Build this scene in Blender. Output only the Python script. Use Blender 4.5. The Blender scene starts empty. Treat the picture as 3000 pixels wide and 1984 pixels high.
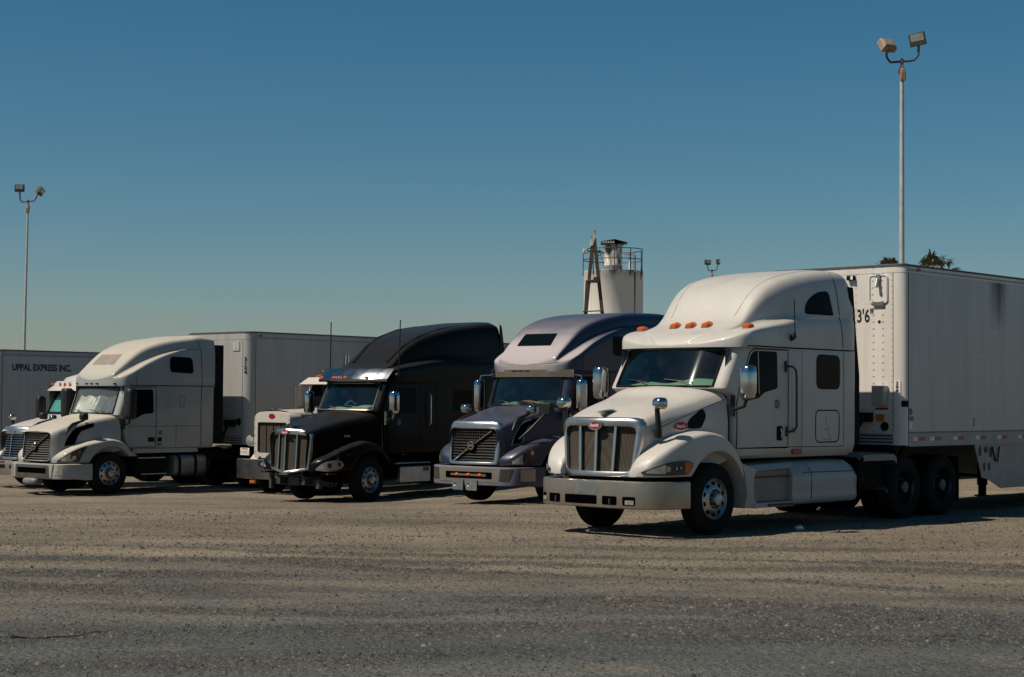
import bpy, bmesh, math, random
from mathutils import Vector, Matrix, noise
from mathutils.bvhtree import BVHTree
R = math.radians
scn = bpy.context.scene
col = scn.collection
random.seed(7)

# ------------------------------------------------------------------ camera, sky, sun
cam = bpy.data.cameras.new("camera"); cam_o = bpy.data.objects.new("camera", cam); col.objects.link(cam_o)
cam.sensor_width = 36; cam.lens = 36*4900/3000
cam.clip_end = 3000
CAMH = 1.93
cp, sp = math.cos(R(2.1)), math.sin(R(2.1))
_f = Vector((0, cp, sp)); _u = Vector((0, -sp, cp)); _r = Vector((1, 0, 0))
_ro = R(0.4)
_rr = _r*math.cos(_ro) + _u*math.sin(_ro); _uu = _u*math.cos(_ro) - _r*math.sin(_ro)
mw = Matrix(((_rr.x, _uu.x, -_f.x, 0), (_rr.y, _uu.y, -_f.y, 0), (_rr.z, _uu.z, -_f.z, CAMH), (0, 0, 0, 1)))
cam_o.matrix_world = mw
scn.camera = cam_o

SUN = Vector((-0.69, -0.24, 1.0)).normalized()
world = bpy.data.worlds.new("World"); scn.world = world; world.use_nodes = True
wn = world.node_tree.nodes; wl = world.node_tree.links
bg = wn["Background"]
sky = wn.new("ShaderNodeTexSky"); sky.sky_type = 'NISHITA'; sky.sun_disc = False
sky.sun_elevation = math.asin(SUN.z); sky.sun_rotation = math.atan2(SUN.x, SUN.y)
sky.altitude = 0; sky.air_density = 1.0; sky.dust_density = 0.35; sky.ozone_density = 4.5
hsv = wn.new("ShaderNodeHueSaturation"); hsv.inputs['Saturation'].default_value = 1.30
hsv.inputs['Hue'].default_value = 0.483
wl.new(sky.outputs[0], hsv.inputs['Color'])
wl.new(hsv.outputs[0], bg.inputs['Color'])
bg.inputs['Strength'].default_value = 0.05
sun = bpy.data.lights.new("sun", 'SUN'); sun.energy = 5.0; sun.angle = R(0.5); sun.color = (1.0, 0.885, 0.735)
sun_o = bpy.data.objects.new("sun", sun); col.objects.link(sun_o)
sun_o.rotation_euler = SUN.to_track_quat('Z', 'Y').to_euler()
vs = scn.view_settings
scn.display_settings.display_device = 'sRGB'
vs.view_transform = 'Standard'; vs.look = 'None'; vs.exposure = 0.105; vs.gamma = 1.0

# ------------------------------------------------------------------ materials
def newmat(name):
    m = bpy.data.materials.new(name); m.use_nodes = True
    n = m.node_tree.nodes; l = m.node_tree.links
    return m, n, l, n["Principled BSDF"]
def N(n, t, **kw):
    x = n.new(t)
    for k, v in kw.items(): setattr(x, k, v)
    return x
def noise_node(n, l, scale, detail=4, rough=.6, coord='Object', vec=None, stretch=None):
    tc = N(n, 'ShaderNodeTexCoord')
    src = vec or tc.outputs[coord]
    if stretch:
        mp = N(n, 'ShaderNodeMapping'); mp.inputs['Scale'].default_value = stretch; l.new(src, mp.inputs[0]); src = mp.outputs[0]
    t = N(n, 'ShaderNodeTexNoise'); t.inputs['Scale'].default_value = scale; t.inputs['Detail'].default_value = detail
    t.inputs['Roughness'].default_value = rough; l.new(src, t.inputs['Vector'])
    return t
def ramp(n, l, src, stops):
    r = N(n, 'ShaderNodeValToRGB'); e = r.color_ramp.elements
    while len(e) < len(stops): e.new(.5)
    for i, (p, c) in enumerate(stops):
        e[i].position = p; e[i].color = (*c, 1) if len(c) == 3 else c
    l.new(src, r.inputs[0]); return r
def mixc(n, l, fac, a, b, mode='MIX'):
    m = N(n, 'ShaderNodeMix', data_type='RGBA', blend_type=mode)
    for sock, v in ((m.inputs[0], fac), (m.inputs[6], a), (m.inputs[7], b)):
        if hasattr(v, 'links') or hasattr(v, 'is_output'): l.new(v, sock)
        elif isinstance(v, (tuple, list)): sock.default_value = (*v, 1) if len(v) == 3 else v
        else: sock.default_value = v
    return m.outputs[2]
def math_n(n, l, op, a, b=None, c=None):
    m = N(n, 'ShaderNodeMath', operation=op)
    for i, v in enumerate((a, b, c)):
        if v is None: continue
        if hasattr(v, 'is_output'): l.new(v, m.inputs[i])
        else: m.inputs[i].default_value = v
    return m.outputs[0]
def plain(name, colr, rough=.5, metal=0., var=.12, scale=6, bump=0., coat=0., bscale=60, spec=.5):
    m, n, l, b = newmat(name)
    t = noise_node(n, l, scale, 6, .65)
    lo = tuple(c*(1-var) for c in colr); hi = tuple(min(1, c*(1+var)) for c in colr)
    r = ramp(n, l, t.outputs['Fac'], [(.3, lo), (.7, hi)])
    l.new(r.outputs[0], b.inputs['Base Color'])
    rr = N(n, 'ShaderNodeMapRange'); rr.inputs[3].default_value = max(0, rough-.08); rr.inputs[4].default_value = min(1, rough+.12)
    l.new(t.outputs['Fac'], rr.inputs[0]); l.new(rr.outputs[0], b.inputs['Roughness'])
    b.inputs['Metallic'].default_value = metal
    b.inputs['Specular IOR Level'].default_value = spec
    if coat: b.inputs['Coat Weight'].default_value = coat; b.inputs['Coat Roughness'].default_value = .06
    if bump:
        t2 = noise_node(n, l, bscale, 4); bp = N(n, 'ShaderNodeBump'); bp.inputs['Strength'].default_value = bump; bp.inputs['Distance'].default_value = .02
        l.new(t2.outputs['Fac'], bp.inputs['Height']); l.new(bp.outputs[0], b.inputs['Normal'])
    return m
def paint(name, colr, dust=(.36, .30, .22), dust_amt=.3, grime=.25, rough=.42, coat=.28, flake=0., upmin=.35, spec=.5, front=False, upmax=1.):
    """vehicle paint: streaky grime low down, settled dust on level panels"""
    m, n, l, b = newmat(name)
    t = noise_node(n, l, 2.2, 8, .65, stretch=(1, 1, .35))
    t2 = noise_node(n, l, 30, 5, .7)
    tc = N(n, 'ShaderNodeTexCoord'); sep = N(n, 'ShaderNodeSeparateXYZ'); l.new(tc.outputs['Object'], sep.inputs[0])
    geo = N(n, 'ShaderNodeNewGeometry'); sn = N(n, 'ShaderNodeSeparateXYZ'); l.new(geo.outputs['Normal'], sn.inputs[0])
    up = N(n, 'ShaderNodeMapRange'); up.inputs[1].default_value = upmin; up.inputs[2].default_value = 1; up.inputs[4].default_value = dust_amt
    up.inputs[2].default_value = upmax
    if front:   # pale colour on forward-up faces: bug film plus painted-in metallic sheen
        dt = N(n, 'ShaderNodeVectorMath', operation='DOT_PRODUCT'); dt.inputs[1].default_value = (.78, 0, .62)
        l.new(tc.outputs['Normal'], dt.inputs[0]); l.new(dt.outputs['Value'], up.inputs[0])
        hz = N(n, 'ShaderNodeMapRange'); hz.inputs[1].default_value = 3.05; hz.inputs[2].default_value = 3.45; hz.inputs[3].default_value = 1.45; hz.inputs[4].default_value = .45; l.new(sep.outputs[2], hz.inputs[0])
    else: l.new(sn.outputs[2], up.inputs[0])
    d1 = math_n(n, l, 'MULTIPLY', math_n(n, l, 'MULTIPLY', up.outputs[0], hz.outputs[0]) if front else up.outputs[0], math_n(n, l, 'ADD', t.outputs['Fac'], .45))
    low = N(n, 'ShaderNodeMapRange'); low.inputs[1].default_value = 1.7; low.inputs[2].default_value = .4; low.inputs[4].default_value = grime
    l.new(sep.outputs[2], low.inputs[0])
    d2 = math_n(n, l, 'MULTIPLY', low.outputs[0], t2.outputs['Fac'])
    fac = math_n(n, l, 'MINIMUM', math_n(n, l, 'ADD', d1, d2), 1.0)
    var = ramp(n, l, t.outputs['Fac'], [(.25, tuple(c*.80 for c in colr)), (.5, tuple(c*.95 for c in colr)), (.75, colr)])
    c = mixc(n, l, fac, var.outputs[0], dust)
    l.new(c, b.inputs['Base Color'])
    rr = math_n(n, l, 'MULTIPLY_ADD', fac, .6, rough); l.new(rr, b.inputs['Roughness'])
    b.inputs['Coat Weight'].default_value = coat; b.inputs['Coat Roughness'].default_value = .08
    b.inputs['Metallic'].default_value = flake; b.inputs['Specular IOR Level'].default_value = spec
    return m
def glass(name, tint=(.52, .68, .62), refl=.12, rough=.02, film=0.):
    m, n, l, b = newmat(name)
    out = n['Material Output']; n.remove(b)
    tr = N(n, 'ShaderNodeBsdfTransparent'); tr.inputs[0].default_value = (*tint, 1)
    gl = N(n, 'ShaderNodeBsdfGlossy'); gl.inputs['Roughness'].default_value = rough; gl.inputs[0].default_value = (.9, 1, 1, 1)
    fr = N(n, 'ShaderNodeFresnel'); fr.inputs[0].default_value = 1.45
    df = N(n, 'ShaderNodeBsdfDiffuse'); df.inputs[0].default_value = (.35, .36, .33, 1)
    t = noise_node(n, l, 3, 6, .7); smear = ramp(n, l, t.outputs['Fac'], [(.5, (film, film, film)), (.85, (film+.035, film+.035, film+.035))])
    mx0 = N(n, 'ShaderNodeMixShader'); l.new(smear.outputs[0], mx0.inputs[0]); l.new(tr.outputs[0], mx0.inputs[1]); l.new(df.outputs[0], mx0.inputs[2])
    f2 = math_n(n, l, 'MULTIPLY_ADD', fr.outputs[0], .9, refl*.3)
    mx = N(n, 'ShaderNodeMixShader'); l.new(f2, mx.inputs[0]); l.new(mx0.outputs[0], mx.inputs[1]); l.new(gl.outputs[0], mx.inputs[2])
    l.new(mx.outputs[0], out.inputs[0])
    return m
def mesh_grille(name, colr, hole, s=95):
    m, n, l, b = newmat(name)
    tc = N(n, 'ShaderNodeTexCoord')
    v = N(n, 'ShaderNodeTexVoronoi'); v.inputs['Scale'].default_value = s; v.inputs['Randomness'].default_value = .05
    l.new(tc.outputs['Object'], v.inputs['Vector'])
    t = noise_node(n, l, 3.5, 3)
    c1 = ramp(n, l, v.outputs['Distance'], [(.30, hole), (.55, colr)])
    c2 = mixc(n, l, t.outputs['Fac'], c1.outputs[0], tuple(x*.45 for x in colr))
    l.new(c2, b.inputs['Base Color']); b.inputs['Roughness'].default_value = .75; b.inputs['Metallic'].default_value = .0
    b.inputs['Specular IOR Level'].default_value = .2
    return m
def streak_panel(name, colr, rivets=True, per=.61, dark=(.16, .16, .15), bottom_tint=(.40, .36, .31)):
    """trailer skin: rivet rows, run-off streaks, faint dirt"""
    m, n, l, b = newmat(name)
    tc = N(n, 'ShaderNodeTexCoord'); sep = N(n, 'ShaderNodeSeparateXYZ'); l.new(tc.outputs['Object'], sep.inputs[0])
    t = noise_node(n, l, 1.6, 8, .7, stretch=(2.2, 2.2, .25)); t2 = noise_node(n, l, .7, 3, .5)
    base = ramp(n, l, t.outputs['Fac'], [(.28, tuple(c*.80 for c in colr)), (.6, colr)])
    c = mixc(n, l, math_n(n, l, 'MULTIPLY', t2.outputs['Fac'], .25), base.outputs[0], bottom_tint)
    if rivets:
        ax = math_n(n, l, 'ADD', sep.outputs[0], sep.outputs[1])
        fx = math_n(n, l, 'ABSOLUTE', math_n(n, l, 'SUBTRACT', math_n(n, l, 'FRACT', math_n(n, l, 'DIVIDE', ax, per)), .5))
        # two columns of rivets each period
        col1 = math_n(n, l, 'LESS_THAN', math_n(n, l, 'ABSOLUTE', math_n(n, l, 'SUBTRACT', fx, .075)), .015)
        col3 = math_n(n, l, 'LESS_THAN', math_n(n, l, 'ABSOLUTE', math_n(n, l, 'SUBTRACT', fx, .36)), .010)
        fz = math_n(n, l, 'ABSOLUTE', math_n(n, l, 'SUBTRACT', math_n(n, l, 'FRACT', math_n(n, l, 'DIVIDE', sep.outputs[2], .115)), .5))
        row = math_n(n, l, 'LESS_THAN', fz, .13)
        d = math_n(n, l, 'MULTIPLY', math_n(n, l, 'MAXIMUM', col1, col3), row)
        seam = math_n(n, l, 'LESS_THAN', math_n(n, l, 'ABSOLUTE', math_n(n, l, 'SUBTRACT', math_n(n, l, 'FRACT', math_n(n, l, 'DIVIDE', ax, per*2)), .5)), .0035)
        d = math_n(n, l, 'MAXIMUM', math_n(n, l, 'MULTIPLY', d, .70), math_n(n, l, 'MULTIPLY', seam, .35))
        c = mixc(n, l, d, c, dark)
    l.new(c, b.inputs['Base Color']); b.inputs['Roughness'].default_value = .38; b.inputs['Coat Weight'].default_value = .15
    bp = N(n, 'ShaderNodeBump'); bp.inputs['Strength'].default_value = .12; bp.inputs['Distance'].default_value = .03
    t3 = noise_node(n, l, 1.3, 2); l.new(t3.outputs['Fac'], bp.inputs['Height']); l.new(bp.outputs[0], b.inputs['Normal'])
    return m

MT = {}
MT['white'] = paint('white_paint', (.45, .435, .405), dust_amt=.16, grime=.3)
MT['dustwhite'] = paint('dusty_white_paint', (.28, .295, .29), dust=(.44, .39, .31), dust_amt=.9, upmin=.1, grime=.35)
MT['whitelow'] = paint('shaded_grimy_white_paint', (.33, .33, .32), dust_amt=.2, grime=.35)  # darker white: dirt plus occlusion shade put into the base colour
MT['cream'] = paint('old_cream_paint', (.50, .47, .42), dust_amt=.3, grime=.35)
MT['blue'] = paint('metallic_navy_paint', (.012, .016, .042), dust=(.15, .14, .155), dust_amt=.30, grime=.06, rough=.34, flake=.3, coat=.30)
MT['blueroof'] = paint('painted_sheen_navy_roof', (.012, .018, .045), dust=(.40, .36, .375), dust_amt=1.0, grime=0, rough=.36, flake=.25, coat=.30, upmin=.60, upmax=1.0, front=True)  # brow's sunlit metallic sheen is mixed into the dust colour
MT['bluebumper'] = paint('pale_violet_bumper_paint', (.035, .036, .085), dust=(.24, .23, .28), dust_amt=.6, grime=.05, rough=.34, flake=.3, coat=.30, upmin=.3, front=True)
MT['black'] = paint('black_paint', (.003, .003, .0035), dust=(.10, .095, .085), dust_amt=.16, grime=.0, rough=.28, coat=.03, spec=.13)
MT['chrome'] = plain('chrome', (.46, .46, .465), .10, 1.0, .10, 3)
MT['visor'] = plain('visor_chrome', (.27, .29, .30), .16, 1.0, .1, 3)
MT['darkchrome'] = plain('dark_trim', (.17, .165, .15), .25, .8, .2, 3)
MT['fenderblue'] = plain('glossy_grey_fender', (.065, .075, .085), .25, 0, .15)
MT['satin'] = plain('satin_chrome', (.50, .505, .51), .30, 1.0, .12, 3)
MT['flood'] = plain('weathered_lamp_housing', (.25, .19, .14), .7, .1, .35, 9)
MT['dullchrome'] = plain('dull_chrome', (.36, .315, .26), .34, .85, .12, 2.5, bump=.03, bscale=5)
MT['alu'] = plain('aluminium', (.42, .42, .42), .38, 1.0, .2, 5)
MT['tyre'] = plain('tyre_rubber', (.011, .0105, .010), .85, 0, .4, 9, bump=.2, spec=.15)
MT['rubber'] = plain('black_rubber', (.010, .010, .010), .8, 0, .3, spec=.1)
MT['plastic'] = plain('black_plastic', (.014, .014, .015), .45, 0, .3, spec=.3)
MT['greyplastic'] = plain('grey_plastic', (.15, .15, .155), .5, 0, .2)
MT['chassis'] = plain('chassis_black', (.008, .008, .008), .8, 0, .5, spec=.1)
MT['seam'] = plain('panel_gap', (.012, .012, .012), .9, 0, .1, spec=.05)
MT['thinseam'] = plain('thin_panel_gap', (.12, .12, .12), .9, 0, .1, spec=.05)
MT['darkglass'] = plain('dark_glass', (.003, .0045, .006), .06, 0, .1, spec=.05)
MT['hole'] = plain('open_gap', (.0015, .0015, .0015), 1, 0, .1, spec=0)
MT['glass'] = glass('windshield_glass')
MT['dustyglass'] = glass('dusty_glass', (.74, .78, .74), .1, .05, .20)
MT['rimdark'] = plain('dark_wheel_rim', (.05, .055, .06), .35, .8, .3, 5)
MT['clearglass'] = glass('clear_glass', (.62, .72, .70), .1)
MT['lens'] = plain('lamp_lens', (.46, .47, .45), .12, .55, .3, 9)
MT['darklens'] = plain('smoked_lamp_lens', (.045, .045, .042), .08, .2, .4, 14)
MT['amber'] = plain('amber_lens', (.55, .10, .010), .18, 0, .15)
MT['redlens'] = plain('red_lens', (.30, .012, .010), .2, 0, .15)
MT['badge'] = plain('red_badge_enamel', (.22, .008, .022), .25, 0, .1)
MT['meshA'] = mesh_grille('grille_mesh', (.085, .072, .054), (.02, .018, .015), 70)
MT['meshdark'] = plain('grille_black', (.008, .008, .008), .7, 0, .3, spec=.1)
MT['dash'] = plain('dashboard', (.34, .42, .34), .8, 0, .15)
MT['interior'] = plain('cab_interior', (.075, .10, .095), .9, 0, .3)
MT['seat'] = plain('seat_cloth', (.06, .055, .05), .95, 0, .3)
MT['brown'] = plain('step_panel_brown', (.20, .165, .135), .6, 0, .2, 3)
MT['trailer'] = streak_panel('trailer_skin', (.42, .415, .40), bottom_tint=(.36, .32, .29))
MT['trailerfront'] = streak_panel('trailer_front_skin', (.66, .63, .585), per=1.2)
MT['trailer2'] = streak_panel('plain_trailer_skin', (.34, .34, .33), rivets=False, bottom_tint=(.33, .32, .30))
MT['rail'] = plain('trailer_rail', (.30, .28, .265), .5, .3, .2, 3)
MT['darkrail'] = plain('trailer_roof_edge', (.05, .045, .04), .6, 0, .3)
MT['whitetape'] = plain('white_reflector', (.62, .58, .50), .4)
MT['redtape'] = plain('red_reflector', (.33, .035, .02), .4)
MT['textblack'] = plain('lettering_black', (.012, .012, .013), .5)
MT['textblue'] = plain('lettering_blue', (.012, .022, .075), .5)
MT['textwhite'] = plain('lettering_white', (.75, .72, .70), .5)
MT['stickblue'] = plain('sticker_blue', (.03, .10, .28), .5)
MT['stickgreen'] = plain('sticker_green', (.03, .16, .10), .5)
MT['stickorange'] = plain('sticker_orange', (.45, .15, .02), .5)
MT['stickwhite'] = plain('sticker_white', (.70, .69, .66), .5)
MT['pole'] = plain('galvanised_pole', (.42, .42, .39), .5, .25, .15, 3)
MT['rust'] = plain('rusty_steel', (.26, .14, .08), .85, 0, .5, 12, bump=.2)
MT['darksteel'] = plain('dark_steel', (.045, .045, .042), .6, .2, .3)
MT['brownsteel'] = plain('weathered_brown_steel', (.065, .05, .036), .8, 0, .3, 4, bump=.1)
MT['foil'] = plain('crumpled_silver_shade', (.86, .86, .80), .42, .25, .25, 5)
MT['teal'] = plain('teal_fabric', (.16, .42, .38), .8, 0, .2)
MT['orange'] = plain('orange_cloth', (.55, .17, .05), .8)
MT['leafpalm'] = plain('palm_leaf', (.085, .085, .045), .6, 0, .5, 4)
MT['deadpalm'] = plain('dry_palm_leaf', (.17, .13, .075), .8, 0, .4, 4)
MT['bark'] = plain('palm_bark', (.12, .09, .065), .9, 0, .4, 8, bump=.4)
MT['paper'] = plain('white_paper', (.75, .75, .74), .7)
def silo_mat():
    m, n, l, b = newmat('silo_paint')
    tc = N(n, 'ShaderNodeTexCoord'); sep = N(n, 'ShaderNodeSeparateXYZ'); l.new(tc.outputs['Object'], sep.inputs[0])
    t = noise_node(n, l, 1.2, 8, .7, stretch=(3, 3, .12))
    base = ramp(n, l, t.outputs['Fac'], [(.2, (.50, .47, .41)), (.5, (.70, .67, .60))])
    top = N(n, 'ShaderNodeMapRange'); top.inputs[1].default_value = 7.9; top.inputs[2].default_value = 8.75; l.new(sep.outputs[2], top.inputs[0])
    t2 = noise_node(n, l, 3.2, 6, .6, stretch=(1, 1, .3))
    f = math_n(n, l, 'MULTIPLY', math_n(n, l, 'POWER', top.outputs[0], 2.0), ramp(n, l, t2.outputs['Fac'], [(.42, (0, 0, 0)), (.60, (1, 1, 1))]).outputs[0])
    l.new(mixc(n, l, f, base.outputs[0], (.10, .075, .05)), b.inputs['Base Color']); b.inputs['Roughness'].default_value = .6
    return m
MT['silo'] = silo_mat()

# ------------------------------------------------------------------ mesh helpers.  Vehicles: (u back, v left, z up)
class MB:
    def __init__(s, world=False): s.v = []; s.f = []; s.w = world
    def P(s, p): return (p[0], p[1], p[2]) if s.w else (-p[0], p[1], p[2])
    def add(s, pts): i = len(s.v); s.v += [s.P(p) for p in pts]; return list(range(i, i+len(pts)))
    def face(s, pts): s.f.append(s.add(pts))
    def loft(s, rings, closed=True, caps=(True, True)):
        ids = [s.add(r) for r in rings]; n = len(rings[0])
        for a, b in zip(ids, ids[1:]):
            for i in range(n if closed else n-1):
                j = (i+1) % n; s.f.append([a[i], a[j], b[j], b[i]])
        if caps[0]: s.f.append(list(reversed(ids[0])))
        if caps[1]: s.f.append(ids[-1])
        return ids
    def box(s, a, b):
        (x0, y0, z0), (x1, y1, z1) = a, b
        s.loft([[(x0, y0, z0), (x1, y0, z0), (x1, y1, z0), (x0, y1, z0)], [(x0, y0, z1), (x1, y0, z1), (x1, y1, z1), (x0, y1, z1)]])
    def tube(s, path, r, n=8, caps=True):
        path = [Vector(p) for p in path]; rings = []
        up = None
        for i, p in enumerate(path):
            d = (path[min(i+1, len(path)-1)] - path[max(i-1, 0)]).normalized()
            if up is None:
                up = Vector((0, 0, 1)) if abs(d.z) < .9 else Vector((1, 0, 0))
            a = d.cross(up).normalized(); b = a.cross(d).normalized(); up = b
            rr = r[i] if isinstance(r, (list, tuple)) else r
            rings.append([p + a*math.cos(t)*rr + b*math.sin(t)*rr for t in [2*math.pi*k/n for k in range(n)]])
        s.loft(rings, True, (caps, caps))
    def lathe(s, prof, c, axis='v', n=32, caps=(False, False)):
        """prof: (radius, along-axis)"""
        rings = []
        for r, a in prof:
            ring = []
            for k in range(n):
                t = 2*math.pi*k/n; x, y = r*math.cos(t), r*math.sin(t)
                if axis == 'v': ring.append((c[0]+x, c[1]+a, c[2]+y))
                elif axis == 'u': ring.append((c[0]+a, c[1]+x, c[2]+y))
                else: ring.append((c[0]+x, c[1]+y, c[2]+a))
            rings.append(ring)
        s.loft(rings, True, caps)
    def prism(s, poly, plane, lo, hi):
        """poly in 2D; plane 'side' (u,z) over v, 'front' (v,z) over u, 'top' (u,v) over z"""
        def q(p, h): return (p[0], h, p[1]) if plane == 'side' else ((h, p[0], p[1]) if plane == 'front' else (p[0], p[1], h))
        s.loft([[q(p, lo) for p in poly], [q(p, hi) for p in poly]])
    def build(s, name, mat, parent=None, smooth=True, ang=35, bevel=0, recalc=True, seg=2):
        me = bpy.data.meshes.new(name)
        me.from_pydata(s.v, [], s.f)
        bm = bmesh.new(); bm.from_mesh(me)
        bmesh.ops.remove_doubles(bm, verts=bm.verts, dist=1e-5)
        if recalc: bmesh.ops.recalc_face_normals(bm, faces=bm.faces)
        bm.to_mesh(me); bm.free()
        me.polygons.foreach_set('use_smooth', [smooth]*len(me.polygons))
        if smooth: me.set_sharp_from_angle(angle=R(ang))
        me.materials.append(MT[mat] if isinstance(mat, str) else mat)
        o = bpy.data.objects.new(name, me); col.objects.link(o)
        if parent: o.parent = parent
        if bevel:
            md = o.modifiers.new('bevel', 'BEVEL'); md.width = bevel; md.segments = seg; md.limit_method = 'ANGLE'; md.angle_limit = R(40)
        return o
    def split(s, name, mat, parent=None, **k):
        """one object for each separate piece"""
        par = list(range(len(s.v)))
        def fd(i):
            while par[i] != i: par[i] = par[par[i]]; i = par[i]
            return i
        key = {}
        for i, v in enumerate(s.v):
            q = tuple(round(c, 5) for c in v)
            if q in key: par[fd(i)] = fd(key[q])
            else: key[q] = i
        for f in s.f:
            for i in f[1:]: par[fd(i)] = fd(f[0])
        g = {}
        for f in s.f: g.setdefault(fd(f[0]), []).append(f)
        out = []
        for fs in g.values():
            m = MB(s.w); ix = {}
            for f in fs:
                for i in f:
                    if i not in ix: ix[i] = len(m.v); m.v.append(s.v[i])
            m.f = [[ix[i] for i in f] for f in fs]; out.append(m.build(name, mat, parent, **k))
        return out
    def bvh(s): return BVHTree.FromPolygons([Vector(v) for v in s.v], s.f)
def thing(name, label, cat, loc=(0, 0, 0), rz=0, group=None):
    o = bpy.data.objects.new(name, None); col.objects.link(o); o.empty_display_size = .2
    o.location = loc; o.rotation_euler = (0, 0, rz); o['label'] = label; o['category'] = cat
    if group: o['group'] = group
    return o
def tag(o, label, cat, group=None):
    o['label'] = label; o['category'] = cat
    if group: o['group'] = group
    return o
def copy_tree(o, parent=None):
    c = o.copy(); col.objects.link(c)
    if parent: c.parent = parent
    for ch in list(o.children): copy_tree(ch, c)
    return c
def interp(tab, x):
    """smooth (monotone cubic) interpolation in a table of (x, y)"""
    n = len(tab)
    if x <= tab[0][0]: return tab[0][1]
    if x >= tab[-1][0]: return tab[-1][1]
    i = max(k for k in range(n-1) if tab[k][0] <= x)
    def sl(k):
        if k == 0: return (tab[1][1]-tab[0][1])/(tab[1][0]-tab[0][0])
        if k == n-1: return (tab[-1][1]-tab[-2][1])/(tab[-1][0]-tab[-2][0])
        a = (tab[k][1]-tab[k-1][1])/(tab[k][0]-tab[k-1][0]); b = (tab[k+1][1]-tab[k][1])/(tab[k+1][0]-tab[k][0])
        return 0 if a*b <= 0 else 2*a*b/(a+b)
    x0, y0 = tab[i]; x1, y1 = tab[i+1]; h = x1-x0; t = (x-x0)/h
    return (2*t**3-3*t*t+1)*y0 + (t**3-2*t*t+t)*h*sl(i) + (-2*t**3+3*t*t)*y1 + (t**3-t*t)*h*sl(i+1)
def chaikin(p, it=2):
    for _ in range(it):
        q = [p[0]]
        for a, b in zip(p, p[1:]):
            q.append(tuple(.75*x+.25*y for x, y in zip(a, b))); q.append(tuple(.25*x+.75*y for x, y in zip(a, b)))
        q.append(p[-1]); p = q
    return p
def rpoly(pts, r, k=5):
    """round the corners of a polygon"""
    out = []; n = len(pts)
    for i in range(n):
        a, b, c = Vector(pts[i-1]), Vector(pts[i]), Vector(pts[(i+1) % n])
        rr = r[i] if isinstance(r, (list, tuple)) else r
        d1 = (a-b); d2 = (c-b); l1 = min(rr, d1.length*.48); l2 = min(rr, d2.length*.48)
        p = b + d1.normalized()*l1; q = b + d2.normalized()*l2
        for j in range(k+1):
            t = j/k; w = p*(1-t)**2 + b*2*t*(1-t) + q*t*t; out.append((w.x, w.y))
    return out
def dense(poly, step=.06, closed=True):
    out = []
    n = len(poly)
    for i in range(n if closed else n-1):
        a = Vector(poly[i]); b = Vector(poly[(i+1) % n]); k = max(1, int((b-a).length/step))
        for j in range(k): w = a.lerp(b, j/k); out.append((w.x, w.y))
    if not closed: out.append(tuple(poly[-1]))
    return out
def hit(bvh, mode, a, b, sgn=1):
    """project a 2D point on a hull given in (u, v, z); returns (u, v, z), normal (u, v, z)"""
    if mode == 'side': o = Vector((-a, 3*sgn, b)); d = Vector((0, -sgn, 0))
    elif mode == 'front': o = Vector((6, a, b)); d = Vector((-1, 0, 0))
    else: o = Vector((-a, b, 8)); d = Vector((0, 0, -1))
    loc, nor, idx, dist = bvh.ray_cast(o, d)
    if loc is None:
        return None, None
    if nor.dot(d) > 0: nor = -nor
    return Vector((-loc.x, loc.y, loc.z)), Vector((-nor.x, nor.y, nor.z))
def decal(bvh, poly, mode='side', off=.006, sgn=1, rings=5, depth=.02, mb=None):
    """a raised panel following the hull under a star-shaped outline"""
    m = mb or MB()
    poly = dense(poly, .05)
    cx = sum(p[0] for p in poly)/len(poly); cy = sum(p[1] for p in poly)/len(poly)
    ks = [1 - i/rings for i in range(rings)]
    R_ = []; last = None
    ax = {'side': Vector((0, sgn, 0)), 'front': Vector((-1, 0, 0)), 'top': Vector((0, 0, 1))}[mode]
    for ki, k in enumerate(ks):
        ring = []
        for p in poly:
            q, nn = hit(bvh, mode, cx+(p[0]-cx)*k, cy+(p[1]-cy)*k, sgn)
            if q is None: q = last.copy() if last else Vector((cx, 0, cy))
            else: q = q + ax*off
            last = q; ring.append(q)
        if ki == 0: R_.append([q - ax*depth for q in ring])
        R_.append(ring)
    c, _ = hit(bvh, mode, cx, cy, sgn)
    m.loft(R_, True, (False, False))
    if c is not None:
        i0 = len(m.v)-len(poly); ci = m.add([c + ax*off])[0]
        for i in range(len(poly)): m.f.append([i0+i, i0+(i+1) % len(poly), ci])
    return m
def seam(bvh, pts, mode='side', sgn=1, r=.006, mb=None, off=0., closed=False):
    m = mb or MB()
    path = []
    for p in dense(pts, .08, closed) + ([pts[0]] if closed else []):
        q, nn = hit(bvh, mode, p[0], p[1], sgn)
        if q is not None: path.append(q + nn*off)
    if len(path) > 1: m.tube(path, r, 4)
    return m
_tc = {}
def textmesh(s, bold=.012):
    if (s, bold) in _tc: return _tc[(s, bold)]
    cu = bpy.data.curves.new('lettering', 'FONT'); cu.body = s; cu.size = 1; cu.offset = bold; cu.resolution_u = 3
    o = bpy.data.objects.new('lettering', cu); col.objects.link(o)
    dg = bpy.context.evaluated_depsgraph_get(); me = o.evaluated_get(dg).to_mesh()
    V = [tuple(v.co[:2]) for v in me.vertices]; F = [list(p.vertices) for p in me.polygons]
    o.evaluated_get(dg).to_mesh_clear(); bpy.data.objects.remove(o); bpy.data.curves.remove(cu)
    _tc[(s, bold)] = (V, F); return V, F
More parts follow.
